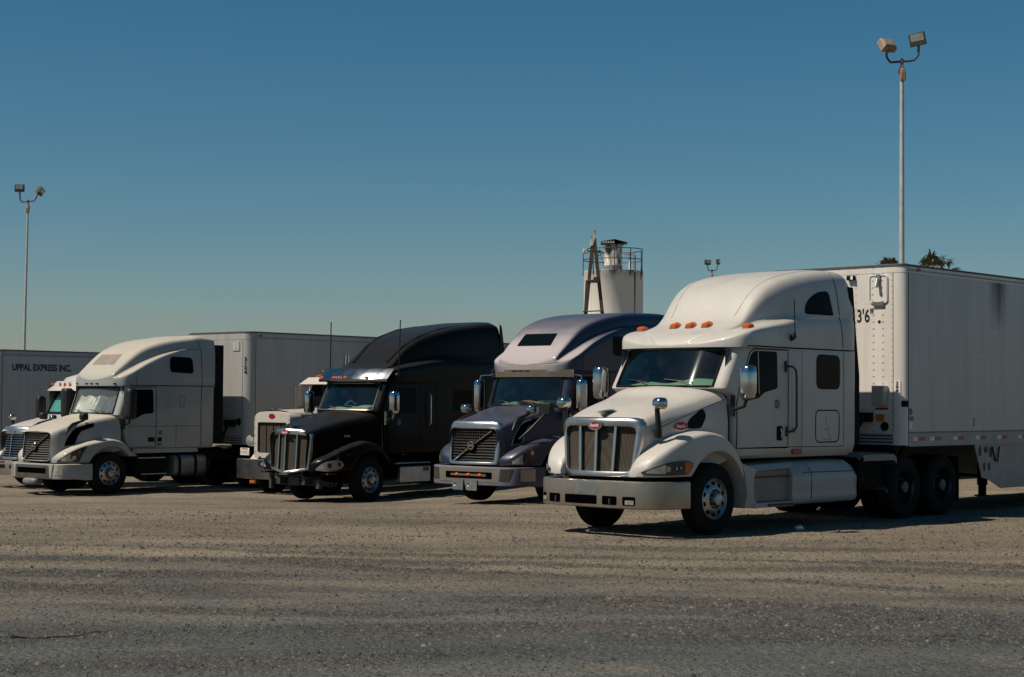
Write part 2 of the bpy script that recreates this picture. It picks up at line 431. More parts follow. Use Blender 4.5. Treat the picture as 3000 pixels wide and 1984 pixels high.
def text(mb, s, at, h, plane='side', xs=1., bold=.012, center=False, shear=0):
    """lettering of cap height h; at = (u, v, z) of its lower left corner as read"""
    V, F = textmesh(s, bold)
    if not V: return mb
    x0 = min(v[0] for v in V); x1 = max(v[0] for v in V); k = h/.70
    cx = (x0+x1)/2 if center else x0
    pts = []
    for x, y in V:
        tx = ((x-cx)*xs + shear*y)*k; ty = y*k
        pts.append((at[0]+tx, at[1], at[2]+ty) if plane == 'side' else (at[0], at[1]+tx, at[2]+ty))
    ids = mb.add(pts)
    for f in F: mb.f.append([ids[i] for i in f])
    return mb
def oval(cx, cy, a, b, n=20): return [(cx+a*math.cos(2*math.pi*k/n), cy+b*math.sin(2*math.pi*k/n)) for k in range(n)]

# ------------------------------------------------------------------ terrain
def S(t): t = max(0, min(1, t)); return t*t*(3-2*t)
def G(x, y): return -.45*S((y-26)/14)*S((4-x)/8)

# ------------------------------------------------------------------ ground
def build_ground():
    m, n, l, b = newmat('gravel_yard_ground')
    tc = N(n, 'ShaderNodeTexCoord'); sep = N(n, 'ShaderNodeSeparateXYZ'); l.new(tc.outputs['Object'], sep.inputs[0])
    big = noise_node(n, l, .16, 5, .55, stretch=(.45, 1.0, 1)); mid = noise_node(n, l, .9, 7, .65, stretch=(.35, 1.0, 1))
    fine = noise_node(n, l, 9, 9, .75); tiny = noise_node(n, l, 55, 4, .8)
    near = N(n, 'ShaderNodeMapRange', interpolation_type='SMOOTHSTEP'); near.inputs[1].default_value = 21.5; near.inputs[2].default_value = 12.5
    yy = math_n(n, l, 'ADD', sep.outputs[1], math_n(n, l, 'MULTIPLY', math_n(n, l, 'SUBTRACT', big.outputs['Fac'], .5), 13.0))
    yy = math_n(n, l, 'ADD', yy, math_n(n, l, 'MULTIPLY', math_n(n, l, 'SUBTRACT', mid.outputs['Fac'], .5), 7.0))
    l.new(yy, near.inputs[0])
    tan = ramp(n, l, mid.outputs['Fac'], [(.30, (.150, .126, .094)), (.52, (.212, .178, .133)), (.72, (.275, .232, .172))])
    grey = ramp(n, l, mid.outputs['Fac'], [(.30, (.078, .090, .090)), (.55, (.112, .124, .120)), (.74, (.150, .132, .106))])
    c = mixc(n, l, math_n(n, l, 'MULTIPLY', near.outputs[0], .92), tan.outputs[0], grey.outputs[0])
    lp = noise_node(n, l, .32, 6, .62, stretch=(.4, 1, 1)); c = mixc(n, l, .9, c, ramp(n, l, lp.outputs['Fac'], [(.34, (.74, .75, .77)), (.5, (.98, .98, .98)), (.64, (1.18, 1.17, 1.15))]).outputs[0], 'MULTIPLY')
    att = N(n, 'ShaderNodeAttribute'); att.attribute_name = 'ridge'
    brk = noise_node(n, l, 2.6, 8, .75, stretch=(.6, 1, 1)); brk2 = noise_node(n, l, 1.1, 5, .6, stretch=(.25, 1, 1))
    # loose coarse gravel: ridges left by wheels, plus scattered patches
    gm = math_n(n, l, 'ADD', math_n(n, l, 'MULTIPLY', att.outputs['Fac'], 1.5), math_n(n, l, 'MULTIPLY', brk.outputs['Fac'], .9))
    gm = math_n(n, l, 'ADD', gm, math_n(n, l, 'MULTIPLY', brk2.outputs['Fac'], .9))
    gmask = N(n, 'ShaderNodeMapRange', interpolation_type='SMOOTHSTEP'); gmask.inputs[1].default_value = 1.08; gmask.inputs[2].default_value = 1.50; l.new(gm, gmask.inputs[0])
    stone = noise_node(n, l, 17, 4, .75); stone2 = noise_node(n, l, 11, 6, .85)
    gcol = ramp(n, l, stone.outputs['Fac'], [(.34, (.016, .016, .015)), (.45, (.065, .060, .050)), (.56, (.125, .112, .090)), (.70, (.20, .18, .148))])
    gcol2 = mixc(n, l, math_n(n, l, 'MULTIPLY', near.outputs[0], .6), gcol.outputs[0], ramp(n, l, stone.outputs['Fac'], [(.34, (.012, .014, .015)), (.46, (.052, .058, .058)), (.58, (.10, .105, .10)), (.72, (.17, .17, .155))]).outputs[0])
    pale = N(n, 'ShaderNodeMapRange', interpolation_type='SMOOTHSTEP'); pale.inputs[1].default_value = .95; pale.inputs[2].default_value = .72; l.new(gm, pale.inputs[0])
    c = mixc(n, l, math_n(n, l, 'MULTIPLY', pale.outputs[0], .35), c, (.27, .23, .18))
    c = mixc(n, l, math_n(n, l, 'MULTIPLY', gmask.outputs[0], .70), c, gcol2)
    g1 = ramp(n, l, stone2.outputs['Fac'], [(.30, (.40, .40, .40)), (.46, (.92, .92, .92)), (.56, (1.08, 1.07, 1.06)), (.72, (1.45, 1.41, 1.35))])
    c = mixc(n, l, .85, c, g1.outputs[0], 'MULTIPLY')
    g2 = ramp(n, l, tiny.outputs['Fac'], [(.36, (.25, .26, .28)), (.46, (.95, .95, .95)), (.60, (1.1, 1.1, 1.1)), (.72, (1.5, 1.46, 1.4))])
    c = mixc(n, l, .75, c, g2.outputs[0], 'MULTIPLY')
    rust = noise_node(n, l, .55, 4, .6, stretch=(.5, 1, 1)); c = mixc(n, l, ramp(n, l, rust.outputs['Fac'], [(.60, (0, 0, 0)), (.74, (.28, .28, .28))]).outputs[0], c, (.21, .145, .10))
    for sc_, th, dk in ((7, .07, (.028, .030, .032)), (11, .12, (.030, .032, .034)), (19, .17, (.035, .036, .038)), (38, .22, (.03, .032, .034)), (24, .11, (.20, .19, .17))):
        v = N(n, 'ShaderNodeTexVoronoi'); v.inputs['Scale'].default_value = sc_; l.new(tc.outputs['Object'], v.inputs['Vector'])
        sel = math_n(n, l, 'GREATER_THAN', N_sep(n, l, v.outputs['Color']), .70)
        s = math_n(n, l, 'MULTIPLY', math_n(n, l, 'LESS_THAN', v.outputs['Distance'], th), sel)
        c = mixc(n, l, math_n(n, l, 'MULTIPLY', s, .75), c, dk)
    l.new(c, b.inputs['Base Color']); b.inputs['Roughness'].default_value = .95; b.inputs['Specular IOR Level'].default_value = .15
    v = N(n, 'ShaderNodeTexVoronoi', feature='SMOOTH_F1'); v.inputs['Scale'].default_value = 22; l.new(tc.outputs['Object'], v.inputs['Vector'])
    h = math_n(n, l, 'ADD', math_n(n, l, 'MULTIPLY', fine.outputs['Fac'], 1.0), math_n(n, l, 'MULTIPLY', v.outputs['Distance'], -.9))
    h = math_n(n, l, 'ADD', h, math_n(n, l, 'MULTIPLY', tiny.outputs['Fac'], .45))
    bp = N(n, 'ShaderNodeBump'); bp.inputs['Strength'].default_value = .9; bp.inputs['Distance'].default_value = .05
    l.new(h, bp.inputs['Height']); l.new(bp.outputs[0], b.inputs['Normal'])
    MT['ground'] = m
    # one sheet: fine cells in front of the trucks, coarse out to the horizon
    def axis(lo, hi, st, far):
        a = []; x = lo
        while x <= hi: a.append(x); x += st
        s = st; x = hi; up = []
        while x < far: s *= 1.35; x += s; up.append(x)
        s = st; x = lo; dn = []
        while x > -far: s *= 1.35; x -= s; dn.append(x)
        return list(reversed(dn)) + a + up
    X = axis(-14, 13, .11, 1500); Y = axis(9.5, 46, .09, 1500)
    V = []
    for y in Y:
        for x in X:
            z = G(x, y)
            if -20 < x < 20 and 5 < y < 50:
                z += GR(x, y)
            V.append((x, y, z))
    nx = len(X)
    F = [(j*nx+i, j*nx+i+1, (j+1)*nx+i+1, (j+1)*nx+i) for j in range(len(Y)-1) for i in range(nx-1)]
    me = bpy.data.meshes.new('ground'); me.from_pydata(V, [], F); me.polygons.foreach_set('use_smooth', [True]*len(F))
    at = me.attributes.new('ridge', 'FLOAT', 'POINT')
    at.data.foreach_set('value', [min(1.5, rut(x, y))*S((16-abs(x))/3)*S((40-y)/8) if (-18 < x < 18 and 5 < y < 45) else 0 for y in Y for x in X])
    me.materials.append(m); o = bpy.data.objects.new('ground', me); col.objects.link(o); o['kind'] = 'structure'
    return o
def N_sep(n, l, colr):
    s = N(n, 'ShaderNodeSeparateColor'); l.new(colr, s.inputs[0]); return s.outputs[0]
def rut(x, y):
    """curving wheel ruts with low gravel ridges, 0..1"""
    yc = y + .0
    a = 0
    x += .8*noise.noise(Vector((x*.2, y*.3, 7)))
    for (c0, k, q, w, amp) in ((18.7, -.27, -.014, .20, .9), (15.2, -.05, -.020, .22, .9), (20.6, -.16, .002, .22, .8), (13.6, .02, -.012, .25, .8), (16.2, -.22, -.012, .42, 1.), (17.6, -.20, -.010, .30, .8), (14.3, .10, -.016, .38, .8), (19.6, -.12, -.004, .35, .6), (12.9, .24, -.010, .40, .8), (21.8, .03, .0, .4, .5), (23.2, -.05, .003, .3, .4)):
        yr = c0 + k*x + q*x*x + .35*noise.noise(Vector((x*.35, c0, 0)))+.10*noise.noise(Vector((x*1.6, c0, 2)))
        d = (y-yr)/w
        br = max(0, .55+1.1*noise.noise(Vector((x*.28, c0*3.1, 4))))
        a += amp*br*math.exp(-d*d)
    return a
def GR(x, y):
    fade = S((15-abs(x))/3)*S((47-y)/6)
    return fade*(.055*rut(x, y)*(.6+.8*noise.noise(Vector((x*4, y*4, 9)))) + .022*noise.noise(Vector((x*.5, y*1.1, 0))) + .010*noise.noise(Vector((x*2.2, y*3.3, 3))) + .006*noise.noise(Vector((x*7, y*9, 5))))
build_ground()
def gravel():
    """loose stones lying on the yard, denser along the ruts"""
    rnd = random.Random(3); V = []; F = []
    base = [Vector(p) for p in ((1, 0, .0), (.3, .95, 0), (-.8, .6, 0), (-.85, -.5, 0), (.25, -.9, 0), (.1, .1, .75))]
    cnt = 0
    while cnt < 60000:
        y = 9.8 + 22*rnd.random()**1.5; x = (rnd.random()*2-1)*(y*.335+.3)
        if y > 30: continue
        r = rut(x, y)
        if rnd.random() > .10 + .80*r: continue
        s = .0055 + .013*rnd.random()**2.5 + (.020*rnd.random() if rnd.random() < .05 else 0)
        s *= .65 + y*.028
        a = rnd.random()*6.28; ca, sa = math.cos(a), math.sin(a); z = G(x, y)+GR(x, y)-s*.1
        i = len(V); sx = s*(.7+.7*rnd.random()); sy = s*(.7+.5*rnd.random()); sz = s*(.5+.6*rnd.random())
        for p in base:
            px, py = p.x*sx, p.y*sy; V.append((x+px*ca-py*sa, y+px*sa+py*ca, z+p.z*sz*1.2))
        F += [(i+k, i+(k+1) % 5, i+5) for k in range(5)]; cnt += 1
    me = bpy.data.meshes.new('gravel'); me.from_pydata(V, [], F)
    m, n, l, b = newmat('loose_stones')
    geo = N(n, 'ShaderNodeNewGeometry')
    r = ramp(n, l, geo.outputs['Random Per Island'], [(0, (.018, .020, .022)), (.5, (.045, .047, .047)), (.85, (.085, .080, .068)), (1, (.15, .138, .118))])
    l.new(r.outputs[0], b.inputs['Base Color']); b.inputs['Roughness'].default_value = .9
    me.materials.append(m); o = bpy.data.objects.new('gravel', me); col.objects.link(o)
    o['kind'] = 'stuff'; o['label'] = 'loose grey and tan gravel scattered over the yard'; o['category'] = 'gravel'
gravel()

# ------------------------------------------------------------------ wheels
def join_into(o, others):
    """add small surface details to a part's own mesh, each with its material"""
    bm = bmesh.new(); bm.from_mesh(o.data)
    for q in others:
        k = len(o.data.materials); o.data.materials.append(q.data.materials[0])
        n0 = len(bm.faces); bm.from_mesh(q.data); bm.faces.ensure_lookup_table()
        for f in bm.faces[n0:]: f.material_index = k
        me = q.data; bpy.data.objects.remove(q); bpy.data.meshes.remove(me)
    bm.to_mesh(o.data); bm.free()
def make_wheel(parent, u, v, sgn, style='alu', dual=False, steer=0., lug=True):
    """v = outer tyre face; the wheel is an Empty with tyre, rim, openings, hub"""
    w = bpy.data.objects.new('wheel', None); col.objects.link(w); w.parent = parent; w.empty_display_size = .1
    w.location = (-u, v*sgn, .52); w.rotation_euler = (0, 0, steer)
    t = MB(); W = .275
    def prof(off):
        p = [(.295, -.02), (.34, .0), (.42, .012), (.475, -.004), (.505, -.022), (.518, -.04)]
        for g in (.075, .13, .185):
            p += [(.521, -g+.006), (.508, -g), (.508, -g-.010), (.521, -g-.016)]
        p += [(.518, -W+.04), (.505, -W+.022), (.475, -W+.004), (.42, -W-.012), (.34, -W), (.295, -W+.02)]
        return [(r, (a+off)*sgn) for r, a in p]
    t.lathe(prof(0), (0, 0, 0), 'v', 44)
    if dual: t.lathe(prof(-.33), (0, 0, 0), 'v', 36)
    t.build('tyre', 'tyre', w, ang=30)
    r = MB(); k = sgn
    if not dual:
        pr = [(.298, -.03), (.300, -.006), (.292, .0), (.284, -.012), (.277, -.045), (.262, -.058), (.235, -.040), (.190, -.012), (.165, .0), (.150, .004), (.148, -.02), (.10, -.02), (.098, .03), (.085, .07), (.05, .085), (.001, .088)]
    else:
        pr = [(.298, -.03), (.300, -.006), (.292, .0), (.284, -.012), (.270, -.06), (.262, -.13), (.245, -.165), (.20, -.175), (.13, -.18), (.115, -.10), (.11, -.02), (.09, .0), (.001, .005)]
    r.lathe([(a, b*k) for a, b in pr], (0, 0, 0), 'v', 40)
    ro_ = r.build('rim', {'alu': 'alu', 'dark': 'rimdark'}.get(style, 'chrome'), w, ang=40)
    h = MB(); ro, ao = (.222, -.028) if not dual else (.222, -.168)
    for i in range(10):
        a = 2*math.pi*(i+.5)/10; c = (ro*math.cos(a), 0, ro*math.sin(a))
        h.lathe([(.031, (ao-.01)*k), (.031, (ao+.006)*k), (.001, (ao+.006)*k)], (c[0], 0, c[2]), 'v', 12)
    parts = [h.build('rim', 'hole', None)]
    if lug:
        g = MB(); ro, ao = (.125, -.018) if not dual else (.17, -.178)
        for i in range(10):
            a = 2*math.pi*i/10; c = (ro*math.cos(a), 0, ro*math.sin(a))
            g.lathe([(.017, ao*k), (.017, (ao+.03)*k), (.010, (ao+.042)*k), (.001, (ao+.042)*k)], c, 'v', 6)
        parts.append(g.build('rim', 'darksteel', None))
    join_into(ro_, parts)
    return w

# ------------------------------------------------------------------ body lofts shared by the tractors
NF, NC, NS, NR = 13, 4, 8, 3
def outline(uf, lag, wf, wsf, wr, ur):
    h = []
    for i in range(NF):
        v = wf*i/(NF-1); h.append((uf + lag*(v/wf)**2.2, v))
    A = Vector((uf+lag, wf)); B = Vector((uf+lag+.03, wsf)); C = Vector((uf+lag+.14, wsf))
    for i in range(1, NC+1):
        t = i/NC; p = A*(1-t)**2 + B*2*t*(1-t) + C*t*t; h.append((p.x, p.y))
    u1 = C.x; rr = .07
    for i in range(1, NS+1):
        t = i/NS; h.append((u1+(ur-rr-u1)*t, wsf+(wr-wsf)*S(t*1.6)))
    A = Vector((ur-rr, wr)); B = Vector((ur, wr)); C = Vector((ur, wr-rr))
    for i in range(1, NR+1):
        t = i/NR; p = A*(1-t)**2 + B*2*t*(1-t) + C*t*t; h.append((p.x, p.y))
    h.append((ur, 0))
    return h
def cab_hull(sl, ws_lo, ws_hi):
    """sl: (z, uf, lag, wf, wsf, wr, ur). Leaves the windshield open; returns hull, glass, shell for projection"""
    m = MB(); full = MB(); g = MB(); rings = []
    for z, *a in sl:
        h = outline(*a); ring = [(u, v, z) for u, v in h] + [(u, -v, z) for u, v in reversed(h[1:-1])]
        rings.append(ring)
    full.loft(rings)
    ids = [m.add(r) for r in rings]; n = len(rings[0])
    gi = []
    for k, (a, b) in enumerate(zip(ids, ids[1:])):
        zc = (sl[k][0]+sl[k+1][0])/2; op = ws_lo <= zc <= ws_hi
        for i in range(n):
            j = (i+1) % n
            if op and (i < NF-2 or i >= n-(NF-2)): continue
            m.f.append([a[i], a[j], b[j], b[i]])
    m.f.append(ids[-1])
    lo = min(k for k, s in enumerate(sl) if s[0] >= ws_lo-1e-4); hi = max(k for k, s in enumerate(sl) if s[0] <= ws_hi+1e-4)
    # glass: same arc, slightly inside
    sel = list(range(NF-1)); idx = [n-i for i in reversed(sel[1:])] + sel
    A = [rings[lo][i % n] for i in idx]; B = [rings[hi][i % n] for i in idx]; K = 6
    g.loft([[(a[0]+(b[0]-a[0])*t/K+.012, a[1]+(b[1]-a[1])*t/K, a[2]+(b[2]-a[2])*t/K) for a, b in zip(A, B)] for t in range(K+1)], closed=False, caps=(False, False))
    frame = MB()
    loop = [Vector(p) for p in A] + [Vector(p) for p in reversed(B)]
    frame.tube([p + Vector((-.004, 0, 0)) for p in loop] + [loop[0]], .017, 6)
    return m, g, full, frame
def roof_loft(zb, zt, wb, zs, w2, u0, u1, nst=34, flat=.0):
    m = MB(); rings = []
    us = [u0 + (u1-u0)*(i/nst)**1.45 for i in range(nst+1)]
    for u in us:
        t = interp(zt, u); w = max(.02, interp(wb, u)); s = min(interp(zs, u), t-.01); w_ = min(interp(w2, u), w-.01)
        h = t-s
        c = [(w, zb), (w+.004, zb+.35*(s-zb)), (w, s-.16*(s-zb)-.01), (w-.03, s), (max(w_+.02, w_+.5*(w-w_)), s+.03*h), (w_+.01, s+.12*h), (w_, s+.42*h), (w_*.97, s+.80*h), (w_*.86, s+.97*h), (w_*.5, t), (0, t)]
        h_ = chaikin(c, 2)
        rings.append([(u, a, b) for a, b in h_] + [(u, -a, b) for a, b in reversed(h_[:-1])])
    m.loft(rings)
    return m
def hood_loft(rows, shift=.3, crown=1., nst=18, zdip=.0):
    m = MB(); rings = []; u0, u1 = rows[0][0], rows[-1][0]
    T_ = [[(r[0], r[k]) for r in rows] for k in range(1, 6)]
    for i in range(nst+1):
        u = u0+(u1-u0)*i/nst; zt, ws, zs, wl, zl = (interp(t, u) for t in T_)
        c = [(wl, zl), (wl+.006, zl+.5*(zs-zl)), (ws+.012, zs-.11), (ws-.012, zs-.01), (ws*.90, zs+.62*(zt-zs)), (ws*.55, zt-.012), (0, zt)]
        h = chaikin(c, 3); sh = shift*S((u-(u1-.75))/.75)
        def q(v, z, sg): return (u - sh*max(0, 1-(v/ws)**2), sg*v, z)
        rings.append([q(a, b, 1) for a, b in h] + [q(a, b, -1) for a, b in reversed(h[:-1])])
    m.loft(rings, closed=True, caps=(False, True))
    return m
def fender_mesh(zc, vo, vi, zlow, sgn, u0, u1, r=.69, nst=30, rear_z=.8, hub=.52):
    m = MB(); rings = []
    for i in range(nst+1):
        u = u0+(u1-u0)*i/nst; c = interp(zc, u); o = interp(vo, u)
        a = hub+math.sqrt(max(0, r*r-u*u)) if abs(u) < r else 0
        zb = max(a, zlow if u < 0 else rear_z); zb = min(zb, c-.03)
        ii = min(vi, o-.1)
        ct = [(ii, zb+.0), (ii, c-.03), (ii+.35*(o-ii), c+.005), (o-.07, c-.005), (o-.005, c-.045), (o, zb+.6*(c-zb)), (o, zb+.02), (o-.01, zb), (o-.10, zb)]
        h = chaikin(ct, 2); rings.append([(u, sgn*a_, b_) for a_, b_ in h])
    m.loft(rings, closed=True)
    return m
def wallpatch(us, vo, zlo, zhi, sgn, off=.012, nz=3, mb=None):
    """a panel lying against the upright wall v = vo(u)"""
    m = mb or MB(); rings = []
    for u in us:
        o = interp(vo, u); e = .02; du = (interp(vo, u+e)-interp(vo, u-e))/(2*e); nrm = Vector((-du, 1)).normalized()
        a, b = zlo(u), zhi(u); b = max(b, a+.002)
        col_ = [(u+nrm.x*(off-.03), sgn*(o+nrm.y*(off-.03)), a)]
        col_ += [(u+nrm.x*off, sgn*(o+nrm.y*off), a+(b-a)*k/nz) for k in range(nz+1)]
        col_ += [(u+nrm.x*(off-.03), sgn*(o+nrm.y*(off-.03)), b)]
        rings.append(col_)
    m.loft(rings, closed=False, caps=(False, False)); return m
def bumper_mesh(plan, z0, z1, bulge=.02, thick=.06, mb=None, both=True):
    """plan: (u, v) from centre to rear end on the left; mirrored"""
    m = mb or MB(); pts = ([(u, -v) for u, v in reversed(plan) if v > 1e-4] if both else []) + list(plan)
    P = [Vector(p) for p in pts]; rings = []
    for i, p in enumerate(P):
        d = (P[min(i+1, len(P)-1)]-P[max(i-1, 0)]).normalized(); nn = Vector((-d.y, d.x))
        def q(o, z): w = p+nn*o; return (w.x, w.y, z)
        z0_, z1_ = (z0(p.x, p.y), z1(p.x, p.y)) if callable(z0) else (z0, z1)
        rings.append([q(-thick, z0_+.01), q(-.012, z0_), q(bulge*.8, z0_+.012), q(bulge, z0_+.035), q(bulge, z1_-.035), q(bulge*.8, z1_-.012), q(-.012, z1_), q(-thick, z1_-.01)])
    m.loft(rings); return m
def panel_box(parent, name, mat, a, b, bevel=.01):
    m = MB(); m.box(a, b); return m.build(name, mat, parent, bevel=bevel)
def mirror_head(parent, sgn, u, v, z0, z1, mat, w=.22, d=.16, arm='plastic'):
    m = MB(); sec = []
    for z, k in ((z0, .55), (z0+.03, .9), (z0+.12, 1), ((z0+z1)/2, 1), (z1-.12, 1), (z1-.03, .9), (z1, .6)):
        ring = []
        for i in range(16):
            t = 2*math.pi*i/16; x = math.cos(t); y = math.sin(t)
            x = math.copysign(abs(x)**.6, x); y = math.copysign(abs(y)**.6, y)
            ring.append((u + d/2*x*k - (.03 if x < 0 else 0), sgn*v + w/2*y*k, z))
        sec.append(ring)
    m.loft(sec); o = m.build('side_mirror', mat, parent, ang=50)
    g = MB(); g.box((u+d/2+.001, sgn*v-w*.40, z0+.05), (u+d/2+.006, sgn*v+w*.40, z1-.05)); g.build('mirror_glass', 'darkglass', o)
    a = MB(); a.tube([(u+.02, sgn*(v-.04), z0+.05), (u+.05, sgn*(v-.12), z0-.10), (u+.02, sgn*(v-.30), z0-.15)], .028, 8)
    a.tube([(u+.02, sgn*(v-.30), z0+.06), (u+.02, sgn*(v-.30), z0-.25)], .035, 8)
    a.build('mirror_arm', arm, o)
    return o
def hood_mirror(parent, sgn, u, v, zb, zt, mat, lean=.05, w=.17):
    a = MB(); a.tube([(u+lean, sgn*v, zb), (u+lean*.4, sgn*(v+.03), zb+.12), (u, sgn*(v+.02), zt-.16), (u-.01, sgn*(v+.03), zt-.08)], [.060, .045, .036, .036], 10)
    o = a.build('hood_mirror', 'plastic', parent, ang=50)
    m = MB(); rings = []
    for k, (du, s) in enumerate(((-.085, .35), (-.07, .75), (-.03, .97), (.03, 1), (.06, 1), (.065, .94))):
        rings.append([(u+du, sgn*(v+.06)+w/2*s*x, zt-.075+.085*s*y) for x, y in [(math.copysign(abs(math.cos(t))**.7, math.cos(t)), math.copysign(abs(math.sin(t))**.7, math.sin(t))) for t in [2*math.pi*i/16 for i in range(16)]]])
    m.loft(rings); m.build('mirror_head', mat, o, ang=50)
    return o
def polar(P, n=72, cen=None):
    c = Vector(cen or (0, (max(p[1] for p in P)+min(p[1] for p in P))/2)); out = []
    for i in range(n):
        t = 2*math.pi*i/n+.01; d = Vector((math.cos(t), math.sin(t))); best = .01
        for k in range(len(P)):
            p, q = Vector(P[k])-c, Vector(P[(k+1) % len(P)])-c; e = q-p; den = d.x*e.y-d.y*e.x
            if abs(den) < 1e-9: continue
            s_ = (p.x*e.y-p.y*e.x)/den; w = (p.x*d.y-p.y*d.x)/den
            if s_ > 0 and -1e-6 <= w <= 1+1e-6: best = max(best, s_)
        w = c+d*best; out.append((w.x, w.y))
    return out
def grille_ring(outer, inner, um, depth=.09, proud=.03, mb=None):
    """frame between two outlines in (v, z) following the curve u = um(v, z)"""
    m = mb or MB(); outer, inner = polar(outer), polar(inner)
    def q(p, o): return (um(p[0], p[1])+o, p[0], p[1])
    mid = [((a[0]*.55+b[0]*.45), (a[1]*.55+b[1]*.45)) for a, b in zip(outer, inner)]
    m.loft([[q(p, depth) for p in outer], [q(p, .012) for p in outer], [q((a[0]*.85+b[0]*.15, a[1]*.85+b[1]*.15), -proud*.7) for a, b in zip(outer, inner)],
            [q(p, -proud) for p in mid], [q((a[0]*.12+b[0]*.88, a[1]*.12+b[1]*.88), -proud*.5) for a, b in zip(outer, inner)], [q(p, depth) for p in inner]], True, (False, False))
    return m
def sheet(poly, um, off=0., rings=5, mb=None):
    m = mb or MB(); poly = dense(poly, .06); cx = sum(p[0] for p in poly)/len(poly); cy = sum(p[1] for p in poly)/len(poly)
    R_ = [[(um(cx+(p[0]-cx)*k, cy+(p[1]-cy)*k)+off, cx+(p[0]-cx)*k, cy+(p[1]-cy)*k) for p in poly] for k in (1, .8, .6, .4, .2)]
    m.loft(R_, True, (False, True)); return m
def interior(parent, wsz, u0, back, floor=1.25, dash='dash', wheel='plastic', top=2.7):
    m = MB(); m.box((u0+.30, -1.0, floor), (back, 1.0, top))
    m.f.pop(2) if False else None
    m.f = m.f[:0]
    a, b = (u0+.34, -.98, floor), (back, .98, top)
    (x0, y0, z0), (x1, y1, z1) = a, b
    m.v = []
    m.face([(x1, y0, z0), (x1, y1, z0), (x1, y1, z1), (x1, y0, z1)]); m.face([(x0, y0, z0), (x1, y0, z0), (x1, y0, z1), (x0, y0, z1)])
    m.face([(x0, y1, z0), (x1, y1, z0), (x1, y1, z1), (x0, y1, z1)]); m.face([(x0, y0, z0), (x1, y0, z0), (x1, y1, z0), (x0, y1, z0)]); m.face([(x0, y0, z1), (x1, y0, z1), (x1, y1, z1), (x0, y1, z1)])
    o = m.build('cab_interior', 'interior', parent, smooth=False, recalc=False)
    d = MB(); rings = []
    for v in [-.98+1.96*i/20 for i in range(21)]:
        hump = .07*math.exp(-((v-.48)/.30)**2) + .012*math.sin(v*9)
        lag = .20*(abs(v)/1.)**2.2
        rings.append([(u0+.08+lag, v, wsz-.03), (u0+.25+lag, v, wsz+.03+hump*.6), (u0+.45+lag*.6, v, wsz+.06+hump), (u0+.60+lag*.3, v, wsz+.03+hump), (u0+.66, v, wsz-.10), (u0+.66, v, floor), (u0+.5, v, floor)])
    d.loft(rings, closed=False, caps=(False, False)); d.build('dashboard', dash, o)
    s = MB(); c = Vector((u0+.78, .48, wsz+.10)); path = []
    for i in range(25):
        t = 2*math.pi*i/24; path.append(c + Vector((.11*math.sin(t), .22*math.cos(t), .19*math.sin(t))))
    s.tube(path, .015, 6, False); s.tube([c, c+Vector((-.2, 0, -.25))], .03, 6); s.tube([c+Vector((0, -.21, 0)), c, c+Vector((0, .21, 0))], .014, 6)
    s.build('steering_wheel', wheel, o)
    for v in (.48, -.48):
        q = MB(); q.box((u0+1.0, v-.25, floor+.1), (u0+1.5, v+.25, wsz-.25)); q.box((u0+1.35, v-.24, wsz-.25), (u0+1.52, v+.24, wsz+.42)); q.box((u0+1.36, v-.13, wsz+.43), (u0+1.48, v+.13, wsz+.60))
        q.build('seat', 'seat', o, bevel=.05)
    return o
def wipers(parent, bv, zs, sgn=1):
    m = MB()
    for v0, v1 in ((-.15, -.62), (.62, .12)):
        pts = []
        for t in (0, .25, .5, .75, 1):
            q, nn = hit(bv, 'front', v0+(v1-v0)*t, zs+.015+.05*t)
            if q: pts.append(q+Vector((-.02, 0, 0)))
        if len(pts) > 1: m.tube(pts, .009, 5)
        q, nn = hit(bv, 'front', (v0+v1)/2, zs+.04); q2, _ = hit(bv, 'front', (v0+v1)/2+.22, zs-.02)
        if q and q2: m.tube([q2+Vector((-.02, 0, 0)), q+Vector((-.04, 0, 0))], .010, 5)
    return m.split('wiper', 'plastic', parent)
def chassis(parent, u0, u1, rear_axles, v_rear=1.21, fifth=True, dual=True, rimstyle='alu', suspension=True):
    m = MB()
    for s in (-1, 1): m.box((u0, s*.43-.04, .72), (u1, s*.43+.04, .98))
    for u in (u0+.1, .7, 2.2, 3.6, u1-.15): m.box((u-.04, -.43, .74), (u+.04, .43, .96))
    fr = m.build('chassis_frame', 'chassis', parent, bevel=.008)
    a = MB(); a.box((-.10, -.95, .42), (.10, .95, .58)); a.box((-.55, -.35, .5), (1.3, .35, 1.2)); a.box((.2, -.7, .45), (.45, .7, .75))
    a.build('front_axle', 'chassis', parent, bevel=.02)
    for u in rear_axles:
        b = MB(); b.tube([(u, -1.0, .52), (u, 1.0, .52)], .11, 10); b.lathe([(.05, -.26), (.24, -.16), (.27, 0), (.24, .16), (.05, .26)], (u, 0, .55), 'u', 14); b.box((u-.35, -.62, .55), (u+.35, -.48, .72)); b.box((u-.35, .48, .55), (u+.35, .62, .72))
        b.build('rear_axle', 'chassis', parent)
        for s in (-1, 1): make_wheel(parent, u, v_rear, s, rimstyle, dual)
    if fifth:
        f = MB(); uc = sum(rear_axles)/len(rear_axles); f.prism(rpoly([(uc-.45, -.42), (uc+.35, -.45), (uc+.55, -.15), (uc+.55, .15), (uc+.35, .45), (uc-.45, .42)], .08), 'top', 1.10, 1.17); f.box((uc-.3, -.5, .98), (uc+.3, .5, 1.10)); f.build('fifth_wheel', 'chassis', parent)
    for s in (-1, 1):
        f = MB(); f.box((rear_axles[-1]+.62, s*1.18-.28*(s > 0)-.0*(s < 0), .22), (rear_axles[-1]+.635, s*1.18+.28*(s < 0), 1.0)); f.build('mud_flap', 'rubber', parent)
    return fr
